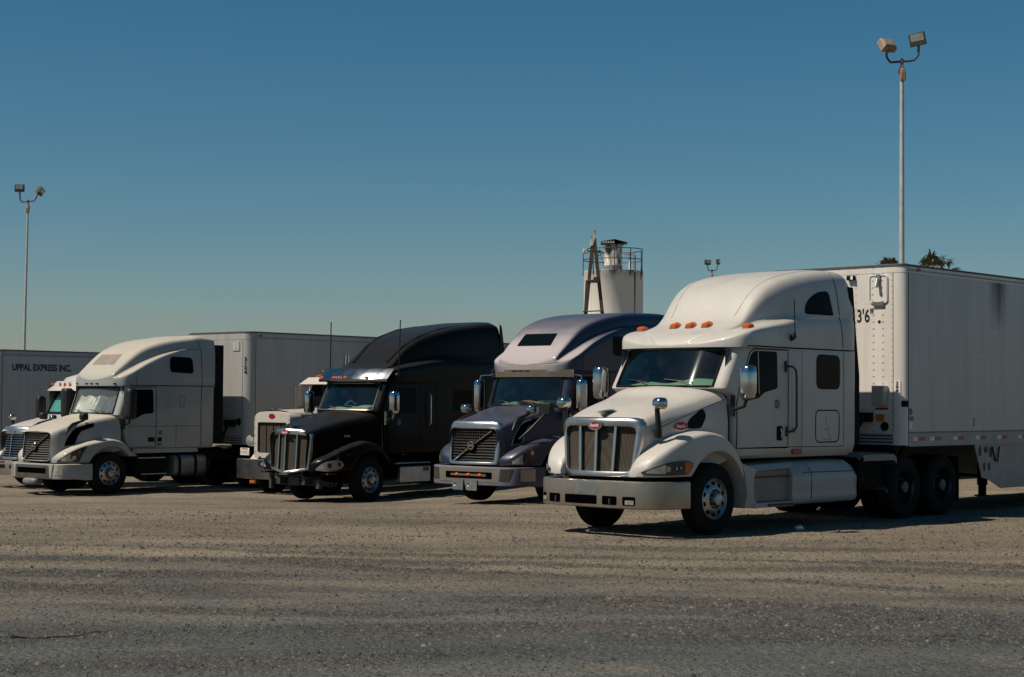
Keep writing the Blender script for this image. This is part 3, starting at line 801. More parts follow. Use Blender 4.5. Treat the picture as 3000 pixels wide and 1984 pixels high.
def place(T, name, label, group):
    x, y, z, th = T; t = R(th)
    return thing(name, label, 'semi truck', (x, y, z), math.atan2(-math.cos(t), -math.sin(t)), group)

m = MB(True); pts = [(-3.94, 13.28), (-3.75, 13.34), (-3.62, 13.43), (-3.47, 13.46), (-3.36, 13.60), (-3.22, 13.67)]
A_, B_ = [], []
for i in range(41):
    t = i/40*(len(pts)-1); k = min(int(t), len(pts)-2); f = t-k; x = pts[k][0]*(1-f)+pts[k+1][0]*f; y = pts[k][1]*(1-f)+pts[k+1][1]*f
    w = (.032*(1-i/48))*(.7+.6*abs(noise.noise(Vector((x*9, y*9, 0))))); y += .02*noise.noise(Vector((x*14, 3, 0))); z = G(x, y)+GR(x, y)+.006
    A_.append((x, y-w, z)); B_.append((x, y+w, z+.004))
m.loft([A_, B_], closed=False, caps=(False, False)); o = m.build('pavement_edge_shade', 'chassis', None, smooth=False, recalc=False); o['kind'] = 'structure'  # dark strip painted in for the shadowed edge of an asphalt patch
SQ = [(math.copysign(abs(math.cos(t))**.5, math.cos(t)), math.copysign(abs(math.sin(t))**.5, math.sin(t))) for t in [2*math.pi*i/32 for i in range(32)]]
MT['dulltank'] = plain('dull_tank_metal', (.20, .20, .205), .42, .7, .2, 4)

# ------------------------------------------------------------------ A: white aerodynamic sleeper tractor, nearest
GA = 'semi trucks parked in a row on the gravel yard'
def truck_white_near():
    T = place((2.11, 24.964, 0, 43), 'semi_truck', 'nearest white semi truck with rounded roof and mesh grille, coupled to trailer 288', GA)
    L = 3.87
    sl = [(1.08, .66, 0, .92, 1.00, 1.02, L-.10), (1.13, .60, 0, .99, 1.07, 1.08, L-.02), (1.25, .57, 0, 1.01, 1.095, 1.11, L), (1.60, .53, 0, 1.01, 1.10, 1.115, L), (2.0, .48, .02, 1.01, 1.095, 1.115, L), (2.12, .06, .22, .99, 1.09, 1.115, L), (2.15, .07, .22, .99, 1.09, 1.115, L)]
    for k in range(1, 6): t = k/5; sl.append((2.15+.56*t, .07+.34*t, .22, .99-.01*t, 1.09-.02*t, 1.115, L))
    sl += [(2.75, .43, .22, .97, 1.065, 1.11, L)]
    m, g, full, frame = cab_hull(sl, 2.15, 2.71)
    cab = m.build('cab', 'white', T, ang=40)
    bv = full.bvh()
    g.build('windshield', 'glass', cab, ang=60); frame.build('windshield_seal', 'rubber', cab)
    interior(T, 2.15, .12, 1.95, dash='dash')
    wipers(cab, bv, 2.19)
    rf = roof_loft(2.735, [(.40, 2.76), (.44, 2.83), (.55, 2.92), (.7, 2.985), (.9, 3.055), (1.1, 3.13), (1.28, 3.30), (1.5, 3.56), (1.75, 3.75), (2.1, 3.89), (2.6, 3.99), (3.2, 4.055), (3.6, 4.06), (3.78, 4.0), (3.87, 3.88)],
                   [(.40, .05), (.42, .40), (.47, .72), (.55, .98), (.67, 1.14), (.85, 1.20), (1.2, 1.18), (1.7, 1.13), (2.2, 1.115), (3.8, 1.11), (3.87, 1.08)],
                   [(.40, 2.76), (.55, 2.88), (.7, 2.95), (.9, 3.01), (1.3, 3.07), (1.8, 3.13), (2.3, 3.2), (3.87, 3.3)],
                   [(.4, .3), (.9, .82), (1.2, .83), (1.6, .90), (2.1, 1.0), (2.6, 1.06), (3.2, 1.085), (3.87, 1.05)], .40, 3.87, 44)
    roof = rf.build('roof_fairing', 'white', T, ang=50); rb = rf.bvh()
    # marker lamps on the brow
    for u, v in ((1.02, -1.02), (.93, -.30), (.93, 0), (.94, .30), (1.02, 1.0)):
        q, nn = hit(rb, 'top', u, v)
        if q is None: continue
        mk = MB(); z = q.z
        base = [(q.x-.07, v-.055), (q.x+.0, v-.07), (q.x+.15, v-.02), (q.x+.17, v+.0), (q.x+.15, v+.02), (q.x, v+.07), (q.x-.07, v+.055)]
        def lv(k, dz): return [(q.x+(a-q.x)*k-.02*dz/.06, v+(b-v)*k, hit_z(rb, a, b, z)*(.35)+z*.65+dz) for a, b in base]
        mk.loft([lv(1, -.05), lv(1, .012), lv(.82, .05), lv(.4, .065)])
        o = mk.build('marker_lamp', 'amber', roof, ang=50)
        ck = MB(); ck.loft([lv(1.13, -.05), lv(1.13, .004)]); ck.build('lamp_base', 'greyplastic', o)
    # upper side window, antenna, seams
    for s in (1, -1):
        d = decal(rb, rpoly([(2.44, 3.30), (2.50, 3.50), (2.78, 3.66), (3.10, 3.69), (3.22, 3.30)], [.08, .16, .16, .09, .06]), 'side', .006, s); d.build('sleeper_upper_window', 'darkglass', roof)
        sm = seam(rb, [(3.28, 3.98), (3.36, 3.6), (3.44, 3.1), (3.48, 2.80)], 'side', s, .008); seam(rb, [(.75, 2.755), (3.86, 2.755)], 'side', s, .011, sm)
        sm.build('roof_panel_gaps', 'seam', roof)
        if s < 0: continue
        an = MB(); q, _ = hit(rb, 'side', 1.98, 2.98, s)
        an.tube([(1.99, s*(q.y-.02), 2.90), (1.99, s*(q.y+.05), 2.93), (1.98, s*(q.y+.07), 3.0)], [.05, .045, .015], 8); an.tube([(1.98, s*(q.y+.07), 3.0), (1.95, s*(q.y+.08), 3.50)], .010, 6)
        an.build('antenna', 'plastic', roof)
    sm = MB()
    for s in (1, -1):
        seam(rb, [(1.22, .60*s), (1.6, .66*s), (2.1, .75*s), (2.7, .80*s), (3.2, .86*s)], 'top', 1, .004, sm)
    sm.build('roof_crease_lines', 'thinseam', roof)
    # sides of the cab
    for s in (1, -1):
        door = [(.62, 1.24), (.60, 1.9), (.66, 2.1), (.95, 2.66), (1.08, 2.72), (1.93, 2.72), (1.92, 1.24)]
        sm = seam(bv, door, 'side', s, .009, None, 0, True)
        seam(bv, [(2.30, 1.24), (2.30, 2.73)], 'side', s, .005, sm); seam(bv, [(1.92, 1.24), (3.50, 1.23), (3.50, 2.73)], 'side', s, .006, sm)
        seam(bv, [(.62, 1.24), (1.92, 1.23)], 'side', s, .009, sm)
        sm.build('door_gaps', 'seam', cab)
        w = decal(bv, rpoly([(.70, 1.99), (.72, 2.15), (.98, 2.63), (1.08, 2.69), (1.64, 2.69), (1.64, 2.13), (1.30, 2.07), (1.15, 1.98), (.80, 1.93)], .05), 'side', .006, s)
        wo = w.build('door_window', 'darkglass', cab)
        q1, _ = hit(bv, 'side', 1.15, 2.68, s); q2, _ = hit(bv, 'side', 1.15, 2.05, s)
        b_ = MB(); b_.tube([q1+Vector((0, .012*s, 0)), q2+Vector((0, .012*s, 0))], .012, 4); b_.build('window_divider', 'dullchrome', wo)
        decal(bv, rpoly([(2.70, 2.13), (2.70, 2.68), (3.38, 2.67), (3.38, 2.13)], .13), 'side', .006, s).build('sleeper_window', 'darkglass', cab)
        seam(bv, rpoly([(2.68, 1.30), (2.68, 1.80), (3.36, 1.80), (3.36, 1.30)], .11), 'side', s, .010, None, 0, True).build('luggage_door_gap', 'seam', cab)
        h = MB(); vv = 1.13*s
        h.tube([(1.86, vv, 2.47), (1.86, vv+.05*s, 2.47), (1.90, vv+.07*s, 2.47), (2.0, vv+.07*s, 2.42), (2.02, vv+.07*s, 2.3), (2.02, vv+.07*s, 1.55), (1.98, vv+.05*s, 1.48), (1.90, vv, 1.47)], .017, 8)
        h.box((1.83, s*1.10, 2.38), (1.87, s*1.13, 2.55)); h.box((1.85, s*1.10, 1.40), (1.89, s*1.13, 1.55)); h.build('grab_handle', 'darksteel', cab)
        d = decal(bv, rpoly([(1.62, 1.34), (1.62, 1.56), (1.76, 1.56), (1.76, 1.34)], .04), 'side', .012, s); do = d.build('door_handle', 'rubber', cab)
        k = MB(); k.tube([(1.69, s*1.13, 1.52), (1.705, s*1.14, 1.46), (1.69, s*1.14, 1.38)], .014, 6); k.build('handle_lever', 'chrome', do)
        e = MB(); e.prism([(L-.03, 1.25), (L+.20, 1.25), (L+.20, 2.37), (L+.10, 3.03), (L+.01, 3.79), (L-.13, 3.79)], 'side', s*1.03, s*1.055); e.build('side_extender', 'rubber', T)
        r_ = MB(); r_.box((2.04, s*1.09, 1.125), (2.30, s*1.115, 1.205)); r_.build('side_marker', 'redlens', cab, bevel=.01)
    t = MB(); text(t, '01', (1.57, 1.118, 1.83), .13, 'side', .75); t.build('fleet_number', 'textblack', cab)
    t = MB(); q, _ = hit(bv, 'side', 2.15, 1.47)
    d = decal(bv, [(2.02, 1.46), (2.02, 1.53), (2.10, 1.53), (2.10, 1.46)], 'side', .008, 1, 3); d.build('door_sticker', 'stickgreen', cab)
    # worn sketch-like decal on the luggage door
    sk = MB()
    for pts in ([(2.98, 1.70), (2.98, 1.60), (3.03, 1.55), (3.05, 1.44)], [(3.05, 1.44), (3.12, 1.38), (3.10, 1.32)], [(2.90, 1.50), (3.02, 1.51)], [(2.92, 1.345), (3.14, 1.35)]):
        seam(bv, pts, 'side', 1, .004, sk)
    sk.build('worn_door_decal', 'thinseam', cab)
    decal(bv, [(2.90, 1.27+.02), (2.90, 1.31), (3.14, 1.315), (3.14, 1.295)], 'side', .006, 1, 3).build('door_decal_strip', 'greyplastic', cab)
    # hood
    hd = hood_loft([(-1.21, 1.66, .69, 1.57, .64, .84), (-1.1, 1.725, .74, 1.62, .69, .84), (-.7, 1.88, .82, 1.72, .78, .84), (-.2, 2.01, .90, 1.82, .88, .88), (.2, 2.11, .97, 1.92, .98, .98), (.44, 2.155, 1.03, 1.99, 1.06, 1.08)], .36)
    hood = hd.build('hood', 'white', T, ang=50); hb = hd.bvh()
    for s in (1, -1):
        sm = seam(hb, [(-1.0, 1.50), (-.5, 1.67), (0, 1.83), (.42, 1.96)], 'side', s, .005)
        seam(hb, [(.43, 1.98), (.44, 1.6), (.43, 1.12)], 'side', s, .012, sm); sm.build('hood_gaps', 'seam', hood)
        decal(hb, rpoly([(-.36, 1.56), (-.28, 1.68), (-.02, 1.83), (.04, 1.72), (-.05, 1.54), (-.28, 1.53)], .05), 'side', .006, s).build('hood_vent', 'rubber', hood)
        b_ = decal(hb, oval(-.46, 1.57, .13, .062), 'side', .010, s); b_.build('side_badge', 'badge', hood)
        b_ = decal(hb, oval(-.46, 1.57, .145, .074), 'side', .006, s); b_.build('badge_rim', 'chrome', hood)
        q, nn = hit(hb, 'side', -.46, 1.57, s)
    t = MB(); V, F = textmesh('Peterbilt', .012); x0 = min(v[0] for v in V); x1 = max(v[0] for v in V); ids = None
    pts = []
    for x, y in V:
        tx = (x-(x0+x1)/2)*.050; ty = (y-.33)*.066; q, nn = hit(hb, 'side', -.46+tx, 1.57+ty, 1); pts.append(q+Vector((0, .014, 0)))
    ids = t.add(pts); t.f += [[ids[i] for i in f] for f in F]; t.build('badge_lettering', 'textwhite', hood)
    # grille
    um = lambda v, z: -1.31 + .13*(v/.7)**2 + .05*(z-1.25)
    inner = rpoly([(-.60, .93), (.58, .93), (.64, 1.50), (.60, 1.55), (-.60, 1.55), (-.66, 1.50)], .05)
    outer = rpoly([(-.645, .84), (.645, .84), (.745, 1.58), (.70, 1.69), (-.70, 1.69), (-.745, 1.58)], [.06, .06, .12, .16, .16, .12])
    gr = grille_ring(outer, inner, um, .13, .035).build('grille', 'satin', T, ang=50)
    mg = sheet([(-.66, .90), (.66, .90), (.70, 1.6), (-.70, 1.6)], um, .05); mg.build('grille_mesh', 'meshA', gr)
    bb = MB()
    for v0, v1 in ((-.30, -.33), (0, 0), (.30, .33)):
        rr = [(v0+(v1-v0)*t, .92+.64*t) for t in [i/8 for i in range(9)]]
        bb.loft([[(um(v, z)+.05, v-.020, z), (um(v, z)-.012, v-.022, z), (um(v, z)-.02, v, z), (um(v, z)-.012, v+.022, z), (um(v, z)+.05, v+.020, z)] for v, z in rr])
    # flared roots of the bars
    bb.split('grille_bar', 'chrome', gr, ang=50)
    bd = sheet(oval(0, 1.575, .125, .068), um, -.052, 3); bd.build('badge_plate', 'chrome', gr)
    bo = sheet(oval(0, 1.575, .108, .053), um, -.060, 3); bo.build('nose_badge', 'badge', gr)
    t = MB(); text(t, 'Peterbilt', (um(0, 1.575)-.064, 0, 1.555), .045, 'front', .72, .012, True, .2); t.build('nose_badge_lettering', 'textwhite', gr)
    orn = MB(); zt = 1.70
    orn.loft([[(-1.19, -.012, zt), (-1.07, -.012, zt), (-1.07, .012, zt), (-1.19, .012, zt)], [(-1.24, -.02, zt+.06), (-1.02, -.02, zt+.07), (-1.02, .02, zt+.07), (-1.24, .02, zt+.06)]])
    orn.loft([[(-1.30, 0, zt+.070), (-1.30, .004, zt+.066), (-1.29, 0, zt+.062), (-1.30, -.004, zt+.066)], [(-.98, 0, zt+.105), (-.98, .115, zt+.095), (-1.0, 0, zt+.072), (-.98, -.115, zt+.095)]])
    orn.build('hood_ornament', 'dullchrome', hood)
    # fenders and lamps
    zc = [(-1.36, .94), (-1.32, 1.02), (-1.18, 1.17), (-.9, 1.34), (-.55, 1.455), (-.2, 1.50), (.1, 1.46), (.35, 1.33), (.5, 1.19), (.64, 1.02)]
    vo = [(-1.36, .78), (-1.33, .88), (-1.22, 1.00), (-1.02, 1.11), (-.7, 1.185), (-.2, 1.21), (.3, 1.21), (.64, 1.19)]
    for s in (1, -1):
        f = fender_mesh(zc, vo, .63, .86, s, -1.36, .64, .69).build('front_fender', 'white', T, ang=45)
        hi = lambda u: min(interp([(-1.34, .935), (-1.24, 1.0), (-1.0, 1.075), (-.76, 1.09), (-.62, 1.06)], u), 2)
        lo = lambda u: interp([(-1.34, .915), (-1.28, .89), (-1.0, .885), (-.72, .90), (-.62, 1.0)], u)
        us = [-1.34+.72*i/14 for i in range(15)]
        hl = wallpatch(us, vo, lo, hi, s, .016).build('headlight', 'darklens', f, ang=60)
        sh = lambda fn, d: (lambda u: fn(u)+d)
        wallpatch([-1.31+.22*i/6 for i in range(7)], vo, sh(lo, .022), sh(hi, -.02), s, .021).build('reflector', 'lens', hl)
        wallpatch([-.78+.13*i/6 for i in range(7)], vo, sh(lo, .02), sh(hi, -.02), s, .021).build('turn_signal', 'amber', hl)
        pj = MB()
        for uu, rr in ((-1.06, .042), (-.93, .022), (-.86, .020)):
            o_ = interp(vo, uu); e = .02; du = (interp(vo, uu+e)-interp(vo, uu-e))/(2*e); nn = Vector((-du, 1, 0)).normalized()
            c = Vector((uu, o_, (lo(uu)+hi(uu))/2)); tt = Vector((nn.y, -nn.x, 0))
            for r1, o1 in ((rr, .024), (rr*.7, .03)):
                ring = [c+nn*o1+(tt*math.cos(a)+Vector((0, 0, 1))*math.sin(a))*r1 for a in [2*math.pi*i/14 for i in range(14)]]
                pj.face([(p.x, p.y*s, p.z) for p in ring])
        pj.split('projector_lamp', 'chrome', hl, ang=60)
    # bumper
    plan = [(-1.44, 0), (-1.44, .35), (-1.425, .65), (-1.37, .88), (-1.26, 1.03), (-1.1, 1.12), (-.9, 1.18), (-.70, 1.21)]
    bm_ = bumper_mesh(plan, .41, .80, .02, .05); bu = bm_.build('front_bumper', 'dullchrome', T, ang=35); bb_ = bm_.bvh()
    for v0, v1 in ((-1.02, -.88), (-.80, -.56), (-.46, .14+.0), (.24, .50), (.60, .80)):
        decal(bb_, rpoly([(v0, .46), (v1, .46), (v1, .585), (v0, .585)], .025), 'front', .004, 1, 4, .01).build('bumper_opening', 'hole', bu)
    for v0 in (-.95, .70):
        decal(bb_, rpoly([(v0-.05, .475), (v0+.08, .475), (v0+.08, .535), (v0-.05, .535)], .012), 'front', .010, 1, 3, .01).build('fog_lamp', 'lens', bu)
    for v0 in (-.64, .38):
        k = MB(); q, _ = hit(bb_, 'front', v0, .5); k.tube([(q.x-.006, v0, .47), (q.x-.006, v0, .55)], .015, 6); k.build('tow_pin', 'darksteel', bu)
    pl = decal(bb_, rpoly([(-.28, .60), (.14, .60), (.18, .76), (-.24, .765)], .03), 'front', .003, 1, 4, .006); pl.build('plate_mount', 'alu', bu)
    # side fairing with steps, tank cover
    for s in (1, -1):
        def sec(u, k=1., zt=1.04, zb=.345):
            c = [(.55, zt-.02), (.92, zt), (1.10*k, zt-.05), (1.205*k, zt-.22), (1.215*k, .72), (1.20*k, .55), (1.215*k, .43), (1.17*k, zb+.01), (.95, zb)]
            return [(u, s*a, b) for a, b in chaikin(c, 2)]
        f = MB(); f.loft([sec(1.92, .985), sec(2.02, .997), sec(2.4), sec(3.3), sec(3.62, 1.0, 1.03), sec(3.76, .985, .98), sec(3.82, .95, .90)])
        fa = f.build('fuel_tank_fairing', 'whitelow', T, ang=40); fb = f.bvh()
        sm = seam(fb, [(2.42, .36), (2.42, .98)], 'side', s, .009); seam(fb, [(2.20, .845), (3.78, .835)], 'side', s, .006, sm); sm.build('fairing_gaps', 'seam', fa)
        st = MB()
        st.loft([[(.66, s*.80, .36), (.66, s*1.19, .36), (.72, s*1.20, .55), (.66, s*1.20, .88), (.60, s*1.19, 1.02), (.60, s*.8, 1.02)], [(1.0, s*.80, .36), (1.0, s*1.19, .36), (.88, s*1.20, .55), (.90, s*1.20, .82), (.98, s*1.19, .92), (.98, s*.8, .96)]])
        st.loft([[(.90, s*.8, .34), (.90, s*1.205, .35), (.90, s*1.205, .42), (.90, s*1.05, .44), (.90, s*.8, .44)], [(1.95, s*.8, .34), (1.95, s*1.20, .35), (1.95, s*1.20, .42), (1.95, s*1.08, .44), (1.95, s*.8, .44)]])
        st.loft([[(.84, s*.7, .90), (.84, s*1.19, .90), (.84, s*1.14, .985), (.84, s*.7, 1.02)], [(1.97, s*.7, .92), (1.97, s*1.19, .92), (1.97, s*1.12, 1.0), (1.97, s*.7, 1.03)]])
        so = st.build('step_fairing', 'whitelow', T, ang=30)
        p = MB(); p.box((.95, s*1.10-.02, .44), (1.93, s*1.10+.02, .90)); p.build('step_panel', 'brown', so)
        p = MB(); p.box((.98, s*1.125-.02, .79), (1.92, s*1.125+.02, .81)); p.box((1.25, s*1.215-.02, .36), (1.92, s*1.215+.01, .40)); p.build('step_treads', 'darksteel', so)
    for s in (1, -1):
        q = MB(); pth = [(3.85, 1.02), (3.92, 1.08), (4.88, 1.08), (4.96, 1.02), (4.84, .74), (4.70, .46)]
        q.loft([[(u, s*.72, z+.03) for u, z in pth], [(u, s*1.12, z+.02) for u, z in pth], [(u, s*1.20, z-.03) for u, z in pth]], closed=False, caps=(False, False))
        q.loft([[(u, s*1.22, z) for u, z in pth[1:4]], [(u, s*1.225, z-.10) for u, z in pth[1:4]]], closed=False, caps=(False, False))
        q.build('quarter_fender', 'fenderblue', T, ang=30)
        b_ = MB(); b_.box((3.95, s*.7-.0, .55), (4.65, s*1.12, 1.0)); b_.build('battery_box', 'chassis', T, bevel=.02)
    chassis(T, -1.1, 7.1, (5.25, 6.52), 1.22, rimstyle='dark')
    for s in (1, -1): make_wheel(T, 0, 1.14, s, 'alu', False)
    # mirrors
    for s in (1, -1):
        mirror_head(T, s, .47, 1.40, 1.96, 2.46, 'chrome', .20, .20)
        hood_mirror(T, s, -1.0, .84, 1.42, 1.97, 'chrome', w=.20)
    ac = MB(); ac.box((3.9, -.5, 1.0), (4.3, .5, 2.4)); ac.tube([(4.1, -.55, 1.0), (4.1, -.55, 3.2)], .07, 10); ac.build('air_lines_rack', 'chassis', T, bevel=.03)
    return T
def hit_z(b, u, v, d):
    q, _ = hit(b, 'top', u, v); return q.z if q is not None else d
truck_white_near()

# ------------------------------------------------------------------ B and W: conventional tractors with a diagonal bar across the grille
def diag_truck(T, L, body, roofm, brow, band, sc):
    sl = [(1.08, .62, 0, .92, 1.00, 1.02, L-.02), (1.12, .56, 0, .99, 1.07, 1.09, L), (1.5, .47, 0, 1.0, 1.09, 1.10, L), (1.82, .42, .02, 1.0, 1.09, 1.10, L), (1.94, .06, .20, .97, 1.08, 1.10, L), (1.97, .07, .20, .97, 1.08, 1.10, L)]
    for k in range(1, 6): t = k/5; sl.append((1.97+.65*t, .07+.22*t, .20, .97-.02*t, 1.08-.02*t, 1.10, L))
    sl += [(2.69, .32, .20, .94, 1.05, 1.10, L)]
    m, g, full, frame = cab_hull(sl, 1.97, 2.62)
    cab = m.build('cab', body, T, ang=40); bv = full.bvh()
    g.build('windshield', 'glass' if body == 'blue' else 'dustyglass', cab, ang=60); frame.build('windshield_seal', 'rubber', cab); wipers(cab, bv, 2.0)
    it = interior(T, 1.97, .10, 1.6, 1.2)
    rf = roof_loft(2.66, [(.23, 2.80), (.30, 2.93), (.42, 3.06), (.6, 3.22), (.85, 3.43), (1.1, 3.60), (1.5, 3.76), (1.93, 3.86), (2.6, 3.95), (L-.45, 3.985), (L, 3.94)],
                   [(.23, .05), (.25, .40), (.31, .72), (.40, .93), (.52, 1.05), (.8, 1.10), (L, 1.10)],
                   [(.23, 2.80), (.5, 2.93), (.75, 3.05), (1.2, 3.27), (1.75, 3.47), (2.3, 3.60), (L, 3.7)],
                   [(.23, .75), (.8, .84), (1.3, .90), (1.8, .97), (2.4, 1.03), (L, 1.06)], .23, L, 40)
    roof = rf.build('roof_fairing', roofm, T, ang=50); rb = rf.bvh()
    sk = decal(rb, rpoly([(-.48, 3.20), (.42, 3.20), (.36, 3.46), (-.50, 3.46)], .03), 'front', .008, 1, 5); sko = sk.build('roof_skylight', 'darkglass' if body == 'blue' else 'brown', roof)
    for s in (1, -1):
        decal(rb, rpoly([(1.80, 3.02), (1.80, 3.42), (2.50, 3.40), (2.55, 2.99)], .11), 'side', .006, s).build('sleeper_upper_window', 'darkglass', roof)
        sm = seam(rb, [(L-.55, 3.90), (L-.46, 3.6), (L-.43, 3.2), (L-.41, 2.68)], 'side', s, .009); seam(rb, [(.6, 2.675), (L-.02, 2.675)], 'side', s, .010, sm)
        seam(rb, [(1.9, 3.56), (L-.5, 3.63)], 'side', s, .006, sm); seam(rb, [(.78, 2.68), (.80, 3.02)], 'side', s, .006, sm); sm.build('roof_panel_gaps', 'seam', roof)
        sm = seam(bv, [(.46, 1.26), (.42, 1.55), (.42, 1.95), (.60, 2.62), (1.40, 2.64), (1.40, 1.14), (.56, 1.14), (.46, 1.26)], 'side', s, .009)
        seam(bv, [(L-.42, 1.14), (L-.44, 2.0), (L-.42, 2.67)], 'side', s, .010, sm); seam(bv, [(.45, 1.66), (L-.44, 1.66)], 'side', s, .005, sm); seam(bv, [(2.02, 1.14), (2.02, 1.66)], 'side', s, .006, sm)
        seam(bv, rpoly([(2.14, 2.12), (2.14, 2.42), (2.26, 2.42), (2.26, 2.12)], .03), 'side', s, .006, sm, 0, True); sm.build('door_gaps', 'seam', cab)
        decal(bv, rpoly([(.46, 1.93), (.50, 2.15), (.64, 2.56), (1.30, 2.58), (1.32, 1.98), (1.0, 1.96), (.80, 1.86), (.50, 1.86)], .07), 'side', .006, s).build('door_window', 'darkglass', cab)
        decal(bv, rpoly([(1.16, 1.27), (1.16, 1.38), (1.36, 1.38), (1.36, 1.27)], .02), 'side', .008, s).build('door_handle', 'rubber', cab)
        decal(bv, rpoly([(1.46, 1.27), (1.46, 1.38), (1.58, 1.38), (1.58, 1.27)], .02), 'side', .008, s).build('keyhole_panel', 'rubber', cab)
        decal(bv, oval(1.53, 1.50, .055, .055), 'side', .006, s, 3).build('round_sticker', 'stickblue', cab)
        if body != 'blue':
            decal(bv, rpoly([(1.44, 1.16), (1.44, 1.24), (1.57, 1.24), (1.57, 1.16)], .01), 'side', .006, s, 3).build('door_sticker', 'stickgreen', cab)
        e = MB(); e.box((L-.01, s*1.03, 1.2), (L+.32, s*1.05, 3.75)); e.build('side_extender', 'rubber', T)
        b = MB(); b.box((.72, s*1.045-.03, .985), (L-.50, s*1.045+.03, 1.10)); b.build('cab_sill', body, T, bevel=.012)
        a = MB(); a.box((.80, s*1.17-.04, .86), (1.62, s*1.17+.03, .885)); a.box((.90, s*1.17-.04, .46), (1.66, s*1.17+.03, .485)); a.build('cab_steps', 'alu', T)
        a = MB(); a.box((.80, s*.62-.0, .40), (1.70, s*1.10, .94)); a.build('battery_box', 'chassis', T, bevel=.03)
        k = MB(); u0 = 1.88; k.loft([[(u0+a, s*.91+.29*r_*x, .655+.275*r_*y) for x, y in SQ] for a, r_ in ((0, .8), (.02, .96), (.05, 1), (L-.32-u0, 1), (L-.28-u0, .94), (L-.27-u0, .8))])
        ko = k.build('fuel_tank', 'dulltank', T, ang=40)
        st = MB()
        for uu in (u0+.19, u0+.70, u0+1.08):
            st.loft([[(uu+a, s*.91+.297*x, .655+.282*y) for x, y in SQ] for a in (-.045, .045)], True, (False, False)); st.box((uu-.045, s*.90-.02, .93), (uu+.045, s*.5, 1.0))
        st.build('tank_strap', 'rubber', ko)
    hd = hood_loft([(-1.33, 1.545, .60, 1.47, .58, .80), (-1.22, 1.60, .70, 1.54, .71, .80), (-.8, 1.74, .78, 1.665, .81, .82), (-.3, 1.86, .86, 1.78, .91, .9), (.1, 1.93, .93, 1.86, 1.0, 1.0), (.38, 1.97, .99, 1.91, 1.06, 1.08)], .32)
    hood = hd.build('hood', body, T, ang=50); hb = hd.bvh()
    for s in (1, -1):
        seam(hb, [(.37, 1.84), (.38, 1.5), (.37, 1.1)], 'side', s, .010).build('hood_gap', 'seam', hood)
        out = [(-1.06, 1.18), (-1.0, 1.36), (-.84, 1.56), (-.72, 1.64), (-.30, 1.75), (-.29, 1.655), (-.62, 1.55), (-.72, 1.42), (-.80, 1.23)]
        mp = MB(); strip_decal(hb, out, s, mp); mp.build('hood_vent', 'hole', hood)
        if body == 'blue': seam(hb, out, 'side', s, .013, None, .008, True).build('vent_trim', 'dullchrome', hood)
        a = MB(); pth = []
        for u, z in ((-1.05, 1.46), (-.95, 1.60), (-.80, 1.70), (-.45, 1.80)):
            q, nn = hit(hb, 'side', u, z, s)
            if q is None: q = Vector((u, s*.80, z))
            pth.append(q+Vector((0, s*.02, .01)))
        a.tube(pth, [.02, .045, .040, .028], 8); ao = a.build('hood_mirror', 'plastic', T, ang=50)
        hm = MB(); rings = []
        for du, k in ((-.10, .5), (-.07, .9), (0, 1), (.06, 1), (.07, .9)):
            rings.append([(-.58+du, s*.86+.10*k*x, 1.90+.09*k*y) for x, y in [(math.copysign(abs(math.cos(t))**.55, math.cos(t)), math.copysign(abs(math.sin(t))**.55, math.sin(t))) for t in [2*math.pi*i/16 for i in range(16)]]])
        hm.loft(rings); hm.build('mirror_head', 'chrome' if body == 'blue' else 'plastic', ao, ang=50)
    # grille: frame, slats, diagonal bar, round emblem
    um = lambda v, z: -1.365 + .07*(v/.6)**2 + .10*(z-1.2)
    dz = .0 if body != 'blue' else .0
    if body == 'blue': inner = rpoly([(-.555, .865), (.555, .865), (.575, 1.49), (-.575, 1.49)], .03); outer = rpoly([(-.64, .80), (.64, .80), (.66, 1.50), (.62, 1.66), (-.62, 1.66), (-.66, 1.50)], [.05, .05, .08, .14, .14, .08])
    else: inner = rpoly([(-.54, .855), (.54, .855), (.56, 1.505), (-.56, 1.505)], .03); outer = rpoly([(-.585, .82), (.585, .82), (.605, 1.54), (-.605, 1.54)], .06)
    gr = grille_ring(outer, inner, um, .10, .025).build('grille', 'satin', T, ang=50)
    sheet([(-.57, .84), (.57, .84), (.59, 1.52), (-.59, 1.52)], um, .07).build('grille_backing', 'meshdark', gr)
    sl_ = MB()
    for k in range(11):
        z = .90+.056*k
        for a_, b_ in zip([i/10 for i in range(10)], [i/10+.1 for i in range(10)]):
            va, vb = -.56+1.12*a_, -.56+1.12*b_
            sl_.loft([[(um(va, z)+.05, va, z-.004), (um(va, z)+.012, va, z-.016), (um(va, z)+.05, va, z+.018)], [(um(vb, z)+.05, vb, z-.004), (um(vb, z)+.012, vb, z-.016), (um(vb, z)+.05, vb, z+.018)]], caps=(False, False))
    for k in range(19):
        v = -.52+1.04*k/18; sl_.box((um(v, 1.2)+.03, v-.004, .86), (um(v, 1.2)+.06, v+.004, 1.50))
    sl_.build('grille_slats', 'darksteel' if body != 'blue' else 'plastic', gr)
    db = MB(); n = 14; A = Vector((-.47, .88)); B_ = Vector((.46, 1.475)); d = (B_-A).normalized(); nn = Vector((-d.y, d.x))*.020
    db.loft([[(um(p.x, p.y)-.012, p.x+nn.x, p.y+nn.y), (um(p.x, p.y)-.030, p.x, p.y), (um(p.x, p.y)-.012, p.x-nn.x, p.y-nn.y), (um(p.x, p.y)+.02, p.x, p.y)] for p in [A.lerp(B_, i/n) for i in range(n+1)]])
    db.build('diagonal_bar', 'chrome', gr)
    c = (um(0, 1.18)-.034, 0, 1.178); em = MB(); em.lathe([(.086, .02), (.086, -.004), (.078, -.012), (.060, -.012), (.054, -.002), (.054, .02)], c, 'u', 26)
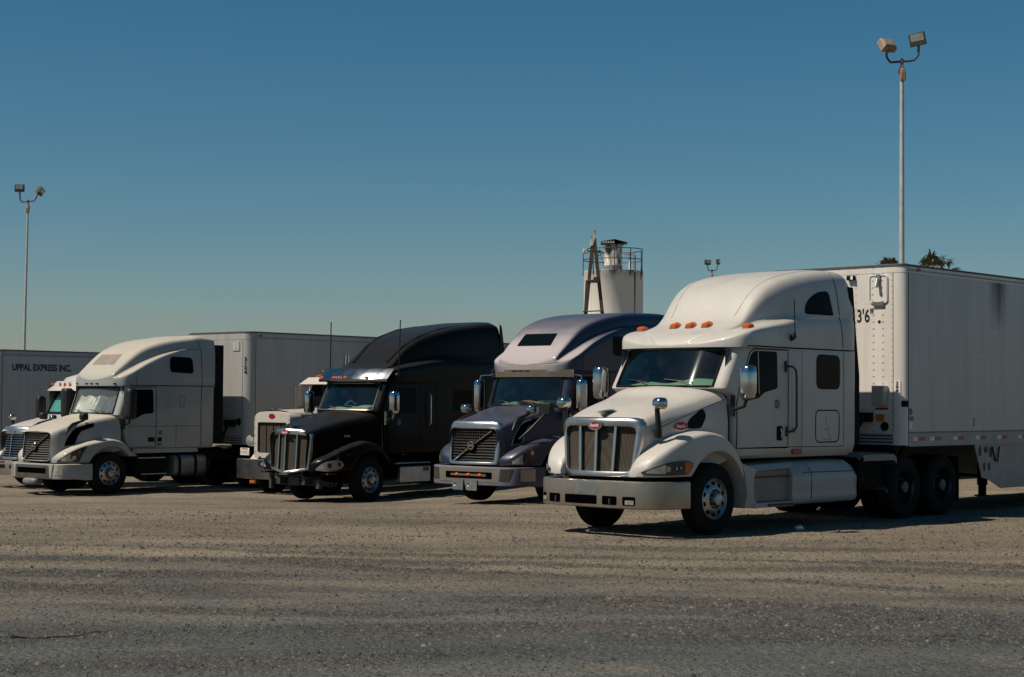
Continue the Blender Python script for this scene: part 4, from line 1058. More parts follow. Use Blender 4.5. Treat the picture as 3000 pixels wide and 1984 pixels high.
    em.box((c[0]-.014, -.05, c[2]-.022), (c[0]+.01, .05, c[2]+.022)); em.tube([(c[0], .055, c[2]+.06), (c[0], .085, c[2]+.09)], .014, 6)
    em.build('round_emblem', 'chrome', gr); bk = MB(); bk.box((c[0]+.006, -.075, c[2]-.085), (c[0]+.022, .075, c[2]+.085)); bk.build('emblem_backing', 'rubber', gr)
    # fenders, headlights
    zc = [(-1.30, .90), (-1.24, .98), (-1.1, 1.09), (-.85, 1.20), (-.4, 1.31), (.0, 1.365), (.25, 1.33), (.45, 1.22), (.60, 1.08), (.74, .97)]
    vo = [(-1.30, .80), (-1.25, .92), (-1.15, 1.02), (-.9, 1.12), (-.5, 1.18), (0, 1.205), (.74, 1.20)]
    for s in (1, -1):
        f = fender_mesh(zc, vo, .55, .79, s, -1.30, .74, .66, rear_z=.92).build('front_fender', body, T, ang=45)
        hi = lambda u: interp([(-1.29, .84), (-1.2, .95), (-1.05, 1.06), (-.85, 1.15), (-.68, 1.20)], u)
        lo = lambda u: interp([(-1.29, .81), (-.90, .81), (-.80, 1.0), (-.68, 1.19)], u)
        us = [-1.29+.61*i/14 for i in range(15)]
        hl = wallpatch(us, vo, lo, hi, s, .016).build('headlight', 'darklens', f, ang=60)
        sh = lambda fn, d: (lambda u: fn(u)+d)
        wallpatch([-1.24+.16*i/6 for i in range(7)], vo, sh(lo, .02), sh(hi, -.025), s, .021).build('reflector', 'lens', hl)
        pj = MB()
        for uu, zz, rr in ((-1.0, .92, .05), (-.88, 1.05, .045), (-1.05, .86, .03)):
            o_ = interp(vo, uu); e = .02; du = (interp(vo, uu+e)-interp(vo, uu-e))/(2*e); n_ = Vector((-du, 1, 0)).normalized(); tt = Vector((n_.y, -n_.x, 0)); cc = Vector((uu, o_, zz))
            ring = [cc+n_*.026+(tt*math.cos(a)+Vector((0, 0, 1))*math.sin(a))*rr for a in [2*math.pi*i/14 for i in range(14)]]; pj.face([(p.x, p.y*s, p.z) for p in ring])
        pj.split('projector_lamp', 'chrome', hl, ang=60)
        cc = MB(); wallpatch([-.92+.06*i/3 for i in range(4)], vo, lambda u: .94, lambda u: 1.02, s, .022, 2, cc); cc.build('turn_signal', 'redlens', hl)
    # bumper
    plan = [(-1.44, 0), (-1.44, .45), (-1.42, .78), (-1.36, .98), (-1.24, 1.10), (-1.0, 1.17), (-.75, 1.20), (-.56, 1.205)]
    zl = (lambda u, v: .40 if u < -.85 else .37); zh = (lambda u, v: .77)
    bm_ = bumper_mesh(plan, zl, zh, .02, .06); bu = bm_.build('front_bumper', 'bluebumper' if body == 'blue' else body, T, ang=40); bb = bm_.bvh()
    c1 = .86 if body != 'blue' else .78
    z0, z1 = (.42, .765) if body != 'blue' else (.47, .745)
    decal(bb, rpoly([(-c1, z0), (c1-.04, z0), (c1+.02, z1), (-c1, z1)], .012), 'front', .006, 1, 4, .01).build('bumper_trim', 'dullchrome' if body == 'blue' else 'darkchrome', bu)
    decal(bb, rpoly([(-.60, .535), (.60, .535), (.60, .665), (-.60, .665)], .02), 'front', .012, 1, 4, .01).build('bumper_slot', 'hole', bu)
    for s in (1, -1):
        p = [(c1*s, .50), ((c1+.20)*s, .50), ((c1+.26)*s, .735), ((c1+.03)*s, .735)]
        p = [(max(-1.09, min(1.09, a)), b) for a, b in p]
        decal(bb, p, 'front', .008, 1, 4, .012).build('bumper_lamp', 'lens' if body != 'blue' else 'darklens', bu)
    if body == 'blue':
        for s in (1, -1):
            wallpatch([-1.22+.36*i/6 for i in range(7)], [(-1.36, .98+.03), (-1.24, 1.10+.022), (-1.0, 1.17+.02), (-.75, 1.22)], lambda u: .50, lambda u: .735, s, .006).build('bumper_corner_trim', 'dullchrome', bu)
        mk = MB(); mk.box((-1.475, -.46, .585), (-1.462, .46, .625)); mo = mk.build('marker_rail', 'chrome', bu)
        for v in (-.30, 0, .30):
            a = MB(); a.lathe([(.001, -.03), (.03, -.022), (.042, 0), (.03, .01)], (-1.475, v, .605), 'u', 14)
            for i in range(len(a.v)): x, y, z = a.v[i]; a.v[i] = (x, v+(y-v)*1.35, .605+(z-.605)*.75)
            a.build('amber_marker', 'amber', mo)
        for v0, v1 in ((-.40, -.12), (-.05, .24)):
            a = MB(); a.prism(rpoly([(v0, .30), (v1, .30), (v1, .515), (v0, .515)], [.05, .01, .01, .02]), 'front', -1.490, -1.482); po = a.build('tow_cover', 'alu', bu)
            a = MB(); a.box((-1.4935, v0+.05, .37), (-1.4905, v0+.085, .44)); a.build('cover_slot', 'rubber', po); a = MB(); a.box((-1.4965, v0+.055, .37), (-1.4936, v0+.085, .405)); a.build('cover_latch', 'stickwhite', po)
    else:
        a = MB(); rings = []
        for du, k in ((-.16, .4), (-.14, .8), (-.10, 1), (.1, 1)):
            rings.append([(-1.40+du, -.02+.27*k*x, .33+.085*k*y) for x, y in [(math.copysign(abs(math.cos(t))**.6, math.cos(t)), math.copysign(abs(math.sin(t))**.6, math.sin(t))) for t in [2*math.pi*i/20 for i in range(20)]]])
        a.loft(rings); a.build('center_radar_housing', 'greyplastic', T, ang=50)
    chassis(T, -1.0, L+3.2, (L+1.55, L+2.87), 1.22)
    for s in (1, -1): make_wheel(T, 0, 1.14, s, 'alu', False)
    return cab, roof, rb, bv, it
def strip_decal(b, out, s, mb, n=8):
    """a bent band between the first and second half of an outline, laid on the hull"""
    L1 = out[:5]; L2 = list(reversed(out[5:])); L2 = [L2[0]]+L2 if len(L2) < 5 else L2
    def at(P, t):
        k = min(int(t*(len(P)-1)), len(P)-2); f = t*(len(P)-1)-k; return (P[k][0]*(1-f)+P[k+1][0]*f, P[k][1]*(1-f)+P[k+1][1]*f)
    rings = []
    for i in range(13):
        p, q = at(L1, i/12), at(L2, i/12); row = []
        for j in range(n+1):
            a, bb = p[0]+(q[0]-p[0])*j/n, p[1]+(q[1]-p[1])*j/n; h, _ = hit(b, 'side', a, bb, s)
            row.append((h+Vector((0, s*.006, 0))) if h is not None else Vector((a, s*.85, bb)))
        rings.append(row)
    mb.loft(rings, closed=False, caps=(False, False))

T = place((.101, 34.072, -.15, 40), 'semi_truck', 'violet blue semi truck with a chrome framed grille, between the black and nearest white trucks', GA)
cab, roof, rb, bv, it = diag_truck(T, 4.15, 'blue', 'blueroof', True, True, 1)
v = MB()   # sun visor band under the brow
rings = []
for i in range(25):
    vv = -1.08+2.16*i/24; k = abs(vv/1.0)**2.2
    rings.append([(.235+.21*k+.02, vv, 2.545), (.225+.21*k, vv, 2.55), (.215+.20*k, vv, 2.70), (.26+.20*k, vv, 2.71)])
v.loft(rings, closed=True); vo_ = v.build('sun_visor', 'chrome', T, ang=40)
w = MB()
for vv in (-.25, -.08, .09): w.box((.200, vv-.055, 2.655), (.214, vv+.055, 2.68))
w.split('visor_slot', 'rubber', vo_)
for s in (1, -1):
    mirror_head(T, s, .42, 1.36, 1.82, 2.50, 'chrome', .17, .20, 'chrome')
    a = MB(); a.tube([(.42, s*1.36, 2.48), (.42, s*1.33, 2.58), (.50, s*1.10, 2.60)], .015, 6); a.build('mirror_top_bracket', 'chrome', T)
a = MB(); a.tube([(-.95, .86, 1.30), (-.80, 1.02, 1.50), (-.55, 1.12, 1.75), (-.45, 1.14, 1.84)], .028, 8); a.loft([[(-.66, 1.04+.14*x, 1.90+.10*y), (-.66, 1.04+.14*x, 1.90+.10*y)][0] for x, y in []] or [[(-.52, 1.0, 1.80), (-.52, 1.28, 1.80), (-.52, 1.28, 2.02), (-.52, 1.0, 2.02)], [(-.36, 1.0, 1.80), (-.36, 1.28, 1.80), (-.36, 1.28, 2.02), (-.36, 1.0, 2.02)]])
a.build('wide_angle_mirror', 'plastic', T, bevel=.03)
a = MB(); a.loft([[(.25, -.25, 2.0), (.40, -.22, 2.02), (.42, -.10, 2.0)], [(.22, -.05, 2.06), (.42, -.02, 2.08), (.45, .08, 2.02)], [(.25, .22, 2.0), (.38, .22, 2.05), (.42, .2, 2.0)]]); a.build('orange_cloth', 'orange', it)

T = place((-10.661, 41.695, -.45, 41), 'semi_truck', 'dusty white semi truck with a diagonal grille bar and black mirrors, coupled to trailer 3124', GA)
cab, roof, rb, bv, it = diag_truck(T, 3.24, 'dustwhite', 'dustwhite', False, False, 1)
for s in (1, -1): mirror_head(T, s, .44, 1.34, 1.84, 2.60, 'plastic', .30, .22)
for v in (-.70, -.22, 0, .22, .80):
    q, _ = hit(rb, 'front', v, 2.72)
    if q: a = MB(); a.box((q.x-.012, v-.06, 2.70), (q.x+.02, v+.06, 2.725)); a.build('marker_lamp', 'darkglass', roof)
a = MB(); rings = []   # crumpled reflective shade inside the glass
rnd = random.Random(5)
for i in range(45):
    v = -.88+1.76*i/44; f = .030*math.sin(i*1.7)+.016*math.sin(i*3.9+1); k = .20*abs(v/.97)**2.2
    rings.append([(.14+k+.25*t*.88+f*(.4+.6*math.sin(3*t+i*.2)), v, 2.0+.40*t+.02*math.sin(i*.5)*t) for t in [j/8 for j in range(9)]])
a.loft(rings, closed=False, caps=(False, False)); a.build('sun_shade', 'foil', it, ang=60)

# ------------------------------------------------------------------ K: black tractor without its bumper
def truck_black():
    T = place((-4.093, 39.005, -.44, 39), 'semi_truck', 'black semi truck with damaged left fender and front bumper missing', GA)
    L = 4.70
    sl = [(1.08, .66, 0, .92, 1.00, 1.02, L-.02), (1.12, .60, 0, .99, 1.07, 1.09, L), (1.5, .56, 0, 1.0, 1.08, 1.11, L), (1.95, .50, .02, 1.0, 1.07, 1.11, L), (2.08, .14, .20, .96, 1.05, 1.11, L), (2.11, .15, .20, .96, 1.05, 1.11, L)]
    for k in range(1, 6): t = k/5; sl.append((2.11+.63*t, .15+.30*t, .20, .96-.03*t, 1.05-.02*t, 1.10, L))
    sl += [(2.80, .48, .20, .92, 1.02, 1.10, L)]
    m, g, full, frame = cab_hull(sl, 2.11, 2.74)
    cab = m.build('cab', 'black', T, ang=40); bv = full.bvh()
    g.build('windshield', 'clearglass', cab, ang=60); frame.build('windshield_seal', 'dullchrome', cab); wipers(cab, bv, 2.15)
    it = interior(T, 2.11, .18, 1.7, 1.2)
    a = MB(); path = [(.72, -.42+.40*t, 2.22+.10*math.sin(t*math.pi)) for t in [i/10 for i in range(11)]]; a.tube(path, .022, 6); a.build('green_hose', 'teal', it)
    rf = roof_loft(2.76, [(.44, 2.95), (.60, 3.02), (.85, 3.10), (1.05, 3.18), (1.3, 3.38), (1.6, 3.62), (2.0, 3.84), (2.6, 4.04), (3.3, 4.18), (4.0, 4.27), (L-.05, 4.33), (L, 4.28)],
                   [(.44, .5), (.52, .85), (.66, 1.0), (.9, 1.06), (1.4, 1.09), (L, 1.11)],
                   [(.44, 2.94), (.85, 3.05), (1.05, 3.10), (1.6, 3.18), (2.3, 3.27), (2.8, 3.30), (L, 3.32)],
                   [(.44, .5), (1.0, .80), (1.4, .78), (2.0, .86), (2.8, .98), (3.6, 1.04), (L, 1.08)], .44, L, 42)
    roof = rf.build('roof_fairing', 'black', T, ang=50); rb = rf.bvh()
    rg = MB()
    for s in (1, -1):
        path = []
        for u, v in ((1.15, .55), (1.6, .60), (2.1, .66), (2.8, .70), (3.6, .74)):
            q, nn = hit(rb, 'top', u, v*s); path.append(q + Vector((0, 0, -.02)))
        rg.tube(path, [.05, .06, .055, .05, .03], 8)
    rg.split('roof_rib', 'black', roof, ang=60)
    v = MB(); rings = []     # chrome visor
    for i in range(27):
        vv = -1.12+2.24*i/26; k = abs(vv/1.0)**2.2
        rings.append([(.30+.20*k+.03, vv, 2.765), (.28+.20*k, vv, 2.775), (.27+.20*k, vv, 2.80), (.28+.20*k, vv, 2.835), (.52+.20*k, vv, 3.075), (.56+.20*k, vv, 3.075)])
    v.loft(rings, closed=False, caps=(False, False)); vo_ = v.build('sun_visor', 'visor', T, ang=40)
    for vv in (-.98, -.40, -.20, 0, .62):
        k = abs(vv)**2.2; a = MB(); a.lathe([(.001, -.03), (.05, -.022), (.065, 0), (.06, .02)], (.30+.20*k, vv, 2.865), 'u', 14)
        for i in range(len(a.v)): x, y, z = a.v[i]; a.v[i] = (x, y, 2.865+(z-2.865)*.55)
        a.build('visor_lamp', 'amber', vo_)
    for s in (1, -1):
        sm = seam(bv, [(.66, 1.20), (.62, 1.9), (.66, 2.1), (.90, 2.72), (1.75, 2.74), (1.75, 1.20)], 'side', s, .007); seam(bv, [(2.3, 1.2), (2.3, 2.74)], 'side', s, .006, sm); sm.build('door_gaps', 'seam', cab)
        decal(bv, rpoly([(.72, 2.02), (.76, 2.2), (.96, 2.62), (1.60, 2.66), (1.60, 2.05)], .05), 'side', .006, s).build('door_window', 'darkglass', cab)
        decal(bv, rpoly([(2.9, 2.1), (2.9, 2.6), (3.6, 2.6), (3.6, 2.1)], .1), 'side', .006, s).build('sleeper_window', 'darkglass', cab)
        e = MB(); e.prism([(L-.02, 1.2), (L+.22, 1.2), (L+.20, 3.4), (L+.05, 4.20), (L-.02, 4.26)], 'side', s*1.07, s*1.09); e.build('side_extender', 'black', T)
        a = MB(); a.tube([(2.02, s*1.13, 1.75), (2.02, s*1.17, 1.80), (2.02, s*1.17, 2.45), (2.02, s*1.13, 2.50)], .014, 6); a.build('grab_handle', 'chrome', cab)
        a = MB(); a.tube([(.92, s*1.02, 2.95), (.92, s*1.12, 2.92)], .05, 8); a.tube([(.92, s*1.12, 2.9), (.93, s*1.13, 3.2), (.95, s*1.14, 4.22)], .014, 6); a.build('whip_antenna', 'plastic', T)
        b = MB(); b.box((.95, s*1.14-.06, .42), (2.0, s*1.14+.05, .80)); b.box((.80, s*1.14-.08, .86), (2.0, s*1.14+.06, .90)); b.build('battery_box', 'alu' if s > 0 else 'chassis', T, bevel=.02)
        b = MB(); b.lathe([(.28, 0), (.31, .03), (.31, 1.3), (.28, 1.34)], (2.3, s*.88, .66), 'u', 24, (True, True)); b.build('fuel_tank', 'chassis', T)
    b = MB(); b.box((1.75, 1.195, .68), (1.93, 1.205, .78)); b.build('side_reflector', 'redlens', T)
    decal(bv, oval(1.0, 1.83, .07, .075), 'side', .008, 1, 3).build('round_sticker', 'stickblue', cab)
    hd = hood_loft([(-1.50, 1.63, .60, 1.55, .56, .74), (-1.35, 1.70, .66, 1.59, .64, .74), (-.95, 1.83, .74, 1.68, .74, .76), (-.4, 1.96, .84, 1.80, .86, .85), (.1, 2.05, .92, 1.88, .96, .95), (.47, 2.10, .99, 1.95, 1.03, 1.08)], .30)
    hood = hd.build('hood', 'black', T, ang=50); hb = hd.bvh()
    t = MB(); V, F = textmesh('Peterbilt', .012); pts = []
    for x, y in V: q, nn = hit(hb, 'side', -.55+x*.045, 1.50+y*.07, 1); pts.append(q+Vector((0, .008, 0)))
    ids = t.add(pts); t.f += [[ids[i] for i in f] for f in F]; t.build('side_lettering', 'textwhite', hood)
    um = lambda v, z: -1.60 + .17*abs(v)/.6 + .06*(z-1.2)
    zlow = lambda v: .78 - .055*(1-abs(v)/.6)
    inner = [(-.565, .82), (-.28, .775), (0, .735), (.28, .775), (.565, .82), (.60, 1.52), (.3, 1.54), (0, 1.54), (-.3, 1.54), (-.60, 1.52)]
    outer = [(-.62, .755), (-.28, .71), (0, .665), (.28, .71), (.62, .755), (.665, 1.56), (.40, 1.68), (0, 1.70), (-.40, 1.68), (-.665, 1.56)]
    dn = lambda P: [w for w in dense(P, 10)]
    def res(P, n=6):
        o = []
        for i in range(len(P)):
            a, b = P[i], P[(i+1) % len(P)]; o += [(a[0]+(b[0]-a[0])*k/n, a[1]+(b[1]-a[1])*k/n) for k in range(n)]
        return o
    gr = grille_ring(res(outer), res(inner), um, .10, .03).build('grille', 'satin', T, ang=50)
    ms = MB(); rr = []
    for i in range(25):
        v_ = -.63+1.26*i/24; rr.append([(um(v_, z)+.045, v_, z) for z in (zlow(v_)-.03, 1.0, 1.3, 1.6)])
    ms.loft(rr, closed=False, caps=(False, False)); ms.build('grille_mesh', 'meshA', gr)
    bb = MB()
    for v0 in (-.29, 0, .29):
        zz = [zlow(v0)-.02+(1.56-zlow(v0)+.02)*t/8 for t in range(9)]
        bb.loft([[(um(v0, z)+.05, v0-.018, z), (um(v0, z)-.012, v0-.020, z), (um(v0, z)-.022, v0, z), (um(v0, z)-.012, v0+.02, z), (um(v0, z)+.05, v0+.018, z)] for z in zz])
    bb.split('grille_bar', 'chrome', gr, ang=50)
    sheet(oval(0, 1.60, .115, .06), lambda v, z: -1.618, 0, 3).build('nose_badge', 'badge', gr)
    t = MB(); text(t, 'Peterbilt', (-1.623, 0, 1.58), .05, 'front', .72, .012, True, .2); t.build('nose_badge_lettering', 'textwhite', gr)
    orn = MB(); zt = 1.70; orn.tube([(-1.42, 0, zt-.02), (-1.44, 0, zt+.05)], [.03, .012], 8)
    orn.loft([[(-1.56, 0, zt+.065), (-1.55, .006, zt+.06), (-1.54, 0, zt+.05), (-1.55, -.006, zt+.06)], [(-1.26, 0, zt+.10), (-1.26, .12, zt+.075), (-1.28, 0, zt+.06), (-1.26, -.12, zt+.075)]]); orn.build('hood_ornament', 'chrome', hood)
    zc = [(-1.46, .90), (-1.41, .98), (-1.2, 1.08), (-.9, 1.20), (-.5, 1.34), (-.15, 1.41), (.15, 1.36), (.4, 1.20), (.60, 1.0)]
    vo = [(-1.46, .78), (-1.42, .88), (-1.3, .99), (-1.05, 1.10), (-.7, 1.17), (0, 1.20), (.60, 1.19)]
    for s in (1, -1):
        f = fender_mesh(zc, vo, .64, .74, s, -1.46, .60, .67)
        if s > 0:   # crushed corner
            for i, (x, y, z) in enumerate(f.v):
                u = -x
                if -1.25 < u < -.45 and z > 1.0:
                    k = S((u+1.25)/.25)*S((-.45-u)/.3); nz = noise.noise(Vector((u*9, y*9, z*9)))
                    f.v[i] = (x+.02*nz*k, y-.035*k*abs(nz)*2, z+.045*nz*k)
        f = f.build('front_fender', 'black', T, ang=30)
        hi = lambda u: interp([(-1.44, .80), (-1.38, .90), (-1.25, .965), (-1.05, .99), (-.93, .96), (-.88, .88)], u)
        lo = lambda u: interp([(-1.44, .77), (-1.3, .745), (-1.1, .755), (-.96, .80), (-.88, .87)], u)
        hl = wallpatch([-1.44+.56*i/14 for i in range(15)], vo, lo, hi, s, .020).build('headlight', 'satin', f, ang=60)
        sh = lambda fn, d: (lambda u: fn(u)+d)
        wallpatch([-1.42+.48*i/10 for i in range(11)], vo, sh(lo, .05), sh(hi, -.02), s, .025).build('lens', 'lens', hl)
        wallpatch([-1.22+.26*i/6 for i in range(7)], vo, sh(lo, .008), sh(lo, .04), s, .026).build('turn_signal', 'amber', hl)
        pj = MB()
        for uu, rr_ in ((-1.22, .055), (-1.0, .045)):
            o_ = interp(vo, uu); e = .02; du = (interp(vo, uu+e)-interp(vo, uu-e))/(2*e); n_ = Vector((-du, 1, 0)).normalized(); tt = Vector((n_.y, -n_.x, 0)); cc = Vector((uu, o_, (lo(uu)+hi(uu))/2+.01))
            ring = [cc+n_*.032+(tt*math.cos(a)+Vector((0, 0, 1))*math.sin(a))*rr_ for a in [2*math.pi*i/14 for i in range(14)]]; pj.face([(p.x, p.y*s, p.z) for p in ring])
        pj.split('projector_lamp', 'darklens', hl, ang=60)
        b = MB(); b.box((-1.30, s*.98-.14, .66), (-1.0, s*.98+.10, .70)); b.build('torn_fender_edge', 'plastic', T, bevel=.01)
    # bare front frame: cross member, horns, brackets
    b = MB(); b.box((-1.20, -.78, .40), (-1.12, .78, .53)); b.box((-1.28, -.86, .30), (-1.16, -.78, .66)); b.box((-1.28, .66, .34), (-1.16, .78, .56))
    for v_ in (-.40, .40): b.box((-1.42, v_-.06, .42), (-.9, v_+.06, .62)); b.tube([(-1.42, v_, .60), (-1.46, v_, .68), (-1.40, v_, .74)], .03, 6)
    b.box((-1.30, -.20, .40), (-1.22, .16, .60)); b.tube([(-1.3, -.7, .62), (-1.35, -.3, .60), (-1.3, .1, .64), (-1.35, .5, .60)], .022, 6)
    b.build('front_crossmember', 'darksteel', T, bevel=.012)
    b = MB(); b.box((-1.35, -.66, .66), (-.9, .66, .76)); b.build('radiator_support', 'chassis', T)
    for s in (1, -1):
        o = mirror_head(T, s, .50, 1.40, 2.02, 2.55, 'chrome', .20, .20, 'chrome')
    chassis(T, -1.1, L+3.0, (L+1.4, L+2.72), 1.22)
    for s in (1, -1): make_wheel(T, 0, 1.14, s, 'alu', False, steer=R(5), lug=True)
    return T
truck_black()

# ------------------------------------------------------------------ P: older square-nosed tractor behind the black one
def truck_old():
    T = place((-5.33, 42.25, -.50, 40), 'semi_truck', 'old cream long-nosed semi truck with tall flat radiator, behind the black truck', GA)
    sh = MB(); o = rpoly([(-.66, .93), (.66, .93), (.66, 2.06), (-.66, 2.06)], [.05, .05, .16, .16], 6); i_ = rpoly([(-.53, 1.07), (.53, 1.07), (.53, 1.83), (-.53, 1.83)], .02, 6)
    arch = lambda v, z: z + (.045*(1-(v/.61)**2) if z > 1.95 else 0)
    o = dense(o, .05); o = [(v, arch(v, z)) for v, z in o]
    a = MB(); a.prism(o, 'front', -.94, -.82)
    # real recess: front ring only
    a = MB(); n = 80
    def ray_poly(P, t):
        c = Vector((0, 1.5)); d = Vector((math.cos(t), math.sin(t))); best = None
        for k in range(len(P)):
            p, q = Vector(P[k])-c, Vector(P[(k+1) % len(P)])-c; e = q-p; den = d.x*e.y-d.y*e.x
            if abs(den) < 1e-9: continue
            s_ = (p.x*e.y-p.y*e.x)/den; w = (p.x*d.y-p.y*d.x)/den
            if s_ > 0 and -1e-6 <= w <= 1+1e-6 and (best is None or s_ > best): best = s_
        return (c+d*best)
    ts = [2*math.pi*k/n+.01 for k in range(n)]; O_ = [ray_poly(o, t) for t in ts]; I_ = [ray_poly(i_, t) for t in ts]
    a.loft([[(-.55, p.x, p.y) for p in O_], [(-.92, p.x, p.y) for p in O_], [(-.945, p.x*.98, 1.5+(p.y-1.5)*.98) for p in O_], [(-.945, p.x, p.y) for p in I_], [(-.88, p.x, p.y) for p in I_]], True, (False, False))
    shell = a.build('radiator_shell', 'cream', T, ang=40)
    g = MB(); g.face([(-.89, -.55, 1.04), (-.89, .55, 1.04), (-.89, .55, 1.86), (-.89, -.55, 1.86)]); g.build('grille_screen', 'meshA', shell)
    g = MB()
    for k in range(5): v = -.48+.24*k; g.tube([(-.90, v*1.08, 1.05), (-.90, v*1.08, 1.85)], .010, 6)
    for z in (1.07, 1.83): g.tube([(-.925, -.53, z), (-.925, .53, z)], .014, 6)
    for v in (-.53, .53): g.tube([(-.925, v, 1.07), (-.925, v, 1.83)], .012, 6)
    g.split('grille_bar', 'chrome', shell)
    sheet(oval(0, 1.985, .115, .06), lambda v, z: -.955, 0, 2).build('nose_badge', 'badge', shell)
    b = MB()
    for z in (1.1, 1.3, 1.5, 1.7, 1.9):
        for v in (-.60, .60): b.lathe([(.013, -.012), (.001, -.014)], (-.945, v, z), 'u', 8)
    b.build('shell_bolts', 'darksteel', shell)
    orn = MB(); orn.tube([(-.84, 0, 2.10), (-.86, 0, 2.17)], [.03, .012], 8); orn.loft([[(-.97, 0, 2.185), (-.96, .006, 2.18), (-.95, 0, 2.17), (-.96, -.006, 2.18)], [(-.72, 0, 2.20), (-.72, .10, 2.18), (-.74, 0, 2.165), (-.72, -.10, 2.18)]]); orn.build('hood_ornament', 'chrome', shell)
    h = MB(); rings = []
    for u in (-.86, -.5, 0, .5, 1.05):
        k = (u+.86)/1.9; ct = chaikin([(.60+.12*k, 1.1), (.61+.12*k, 1.6), (.61+.12*k, 2.0+.03*k), (.52+.12*k, 2.10+.05*k), (.25, 2.13+.06*k), (0, 2.135+.06*k)], 2)
        rings.append([(u, v, z) for v, z in ct]+[(u, -v, z) for v, z in reversed(ct[:-1])])
    h.loft(rings, True, (False, True)); h.build('hood', 'cream', T, ang=40)
    c = MB(); 
    for z0, z1, u0, u1, w in ((1.1, 2.15, 1.0, 2.6, 1.0),):
        c.box((u0, -w, z0), (u1, w, z1))
    c.loft([[(1.0, -.98, 2.15), (1.0, .98, 2.15), (2.6, 1.0, 2.15), (2.6, -1.0, 2.15)], [(1.20, -.90, 2.86), (1.20, .90, 2.86), (2.6, .92, 2.86), (2.6, -.92, 2.86)], [(1.45, -.7, 2.95), (1.45, .7, 2.95), (2.5, .7, 2.95), (2.5, -.7, 2.95)]])
    c.build('cab', 'cream', T, bevel=.05, ang=40)
    s_ = MB(); s_.box((2.7, -1.1, 1.1), (4.2, 1.1, 2.9)); s_.build('sleeper', 'cream', T, bevel=.06)
    for s in (1, -1):
        w = MB(); w.loft([[(.99, s*.06, 2.22), (.99, s*.86, 2.22), (1.17, s*.80, 2.80), (1.17, s*.06, 2.80)], [(.97, s*.08, 2.24), (.97, s*.84, 2.24), (1.15, s*.78, 2.78), (1.15, s*.08, 2.78)]]); w.build('windshield', 'darkglass', T)
        f = MB(); rings = []
        for k in range(15):
            t = math.pi*(.02+.86*k/14); r = .66; u, z = -r*math.cos(t)*1.12-.06, .52+r*math.sin(t)
            rings.append([(u, s*.60, z-.0), (u, s*.95, z+.01), (u, s*1.13, z-.02), (u, s*1.16, z-.09), (u, s*1.14, z-.09), (u, s*.6, z-.04)])
        f.loft(rings); f.build('front_fender', 'cream', T, ang=50)
        b = MB(); b.tube([(-.80, s*.62, 1.28), (-.80, s*.76, 1.32)], .03, 6); b.lathe([(.03, .16), (.10, .14), (.145, .05), (.15, 0), (.14, -.02)], (-.90, s*.86, 1.36), 'u', 22, (True, False)); ho = b.build('headlight', 'chrome', T, ang=50)
        b = MB(); b.lathe([(.135, -.018), (.08, -.035), (.001, -.04)], (-.90, s*.86, 1.36), 'u', 20); b.build('lens', 'lens', ho)
        m = MB(); m.box((1.28, s*1.42-.09, 2.22), (1.33, s*1.42+.02, 2.78)); mo = m.build('side_mirror', 'dullchrome', T, bevel=.01)
        m = MB(); m.tube([(1.35, s*1.0, 2.75), (1.32, s*1.60, 2.76), (1.32, s*1.62, 2.70), (1.32, s*1.60, 2.20), (1.32, s*1.50, 2.17), (1.35, s*1.0, 2.2)], .013, 6, True); m.tube([(1.35, s*1.0, 2.45), (1.32, s*1.40, 2.17)], .011, 6); m.tube([(1.32, s*1.42, 2.78), (1.32, s*1.42, 2.92)], .012, 6); m.build('mirror_arm', 'chrome', mo)
        h = MB(); prof = [(.10, -.12), (.085, -.10), (.055, -.02), (.035, .1), (.03, .35), (.045, .38)]
        h.lathe(prof, (1.45, s*.50-.05, 3.10), 'u', 16, (False, True)); h.tube([(1.6, s*.50-.05, 3.08), (1.6, s*.50-.05, 2.92)], .02, 6); h.build('air_horn', 'dullchrome', T, ang=50)
        l_ = MB(); l_.lathe([(.001, -.12), (.05, -.08), (.065, 0), (.06, .08), (.001, .14)], (1.42, s*.80, 2.99), 'u', 12); l_.build('cab_marker', 'amber', T, ang=60)
        st = MB(); st.tube([(2.66, s*1.08, .9), (2.66, s*1.08, 3.6)], .075, 12); st.build('exhaust_stack', 'chrome', T)
    v = MB(); v.loft([[(.86, -.98, 2.80), (.86, .98, 2.80), (1.16, .95, 2.98), (1.16, -.95, 2.98)], [(.87, -.98, 2.785), (.87, .98, 2.785), (1.17, .95, 2.96), (1.17, -.95, 2.96)]]); v.build('sun_visor', 'cream', T)
    bu = bumper_mesh([(-1.07, 0), (-1.07, .8), (-1.05, 1.12), (-1.02, 1.20)], .42, .91, .008, .03).build('front_bumper', 'satin', T, ang=30)
    b = MB(); b.box((-1.086, -.33, .74), (-1.079, -.10, .85)); b.build('bumper_hole', 'rubber', bu); b = MB(); b.box((-1.09, -.25, .76), (-1.086, -.16, .83)); b.build('bumper_plug', 'greyplastic', bu)
    b = MB(); b.box((-1.03, -.72, .30), (-1.0, -.50, .40)); bo = b.build('amber_marker_mount', 'dullchrome', T, bevel=.01); b = MB(); b.box((-1.045, -.695, .315), (-1.031, -.525, .385)); b.build('amber_lamp', 'amber', bo, bevel=.01)
    p = MB(); p.box((-.99, -1.12, .995), (-.975, -.79, 1.175)); po = p.build('license_plate', 'stickwhite', T, bevel=.005)
    t = MB(); text(t, '9L70012', (-.9925, -.955, 1.025), .085, 'front', .72, .01, True); t.build('plate_number', 'greyplastic', po); t = MB(); t.box((-.993, -1.07, 1.14), (-.9905, -.84, 1.165)); t.build('plate_header', 'redlens', po)
    chassis(T, -.95, 7.2, (5.4, 6.7), 1.2)
    for s in (1, -1): make_wheel(T, 0, 1.13, s, 'alu', False)
truck_old()

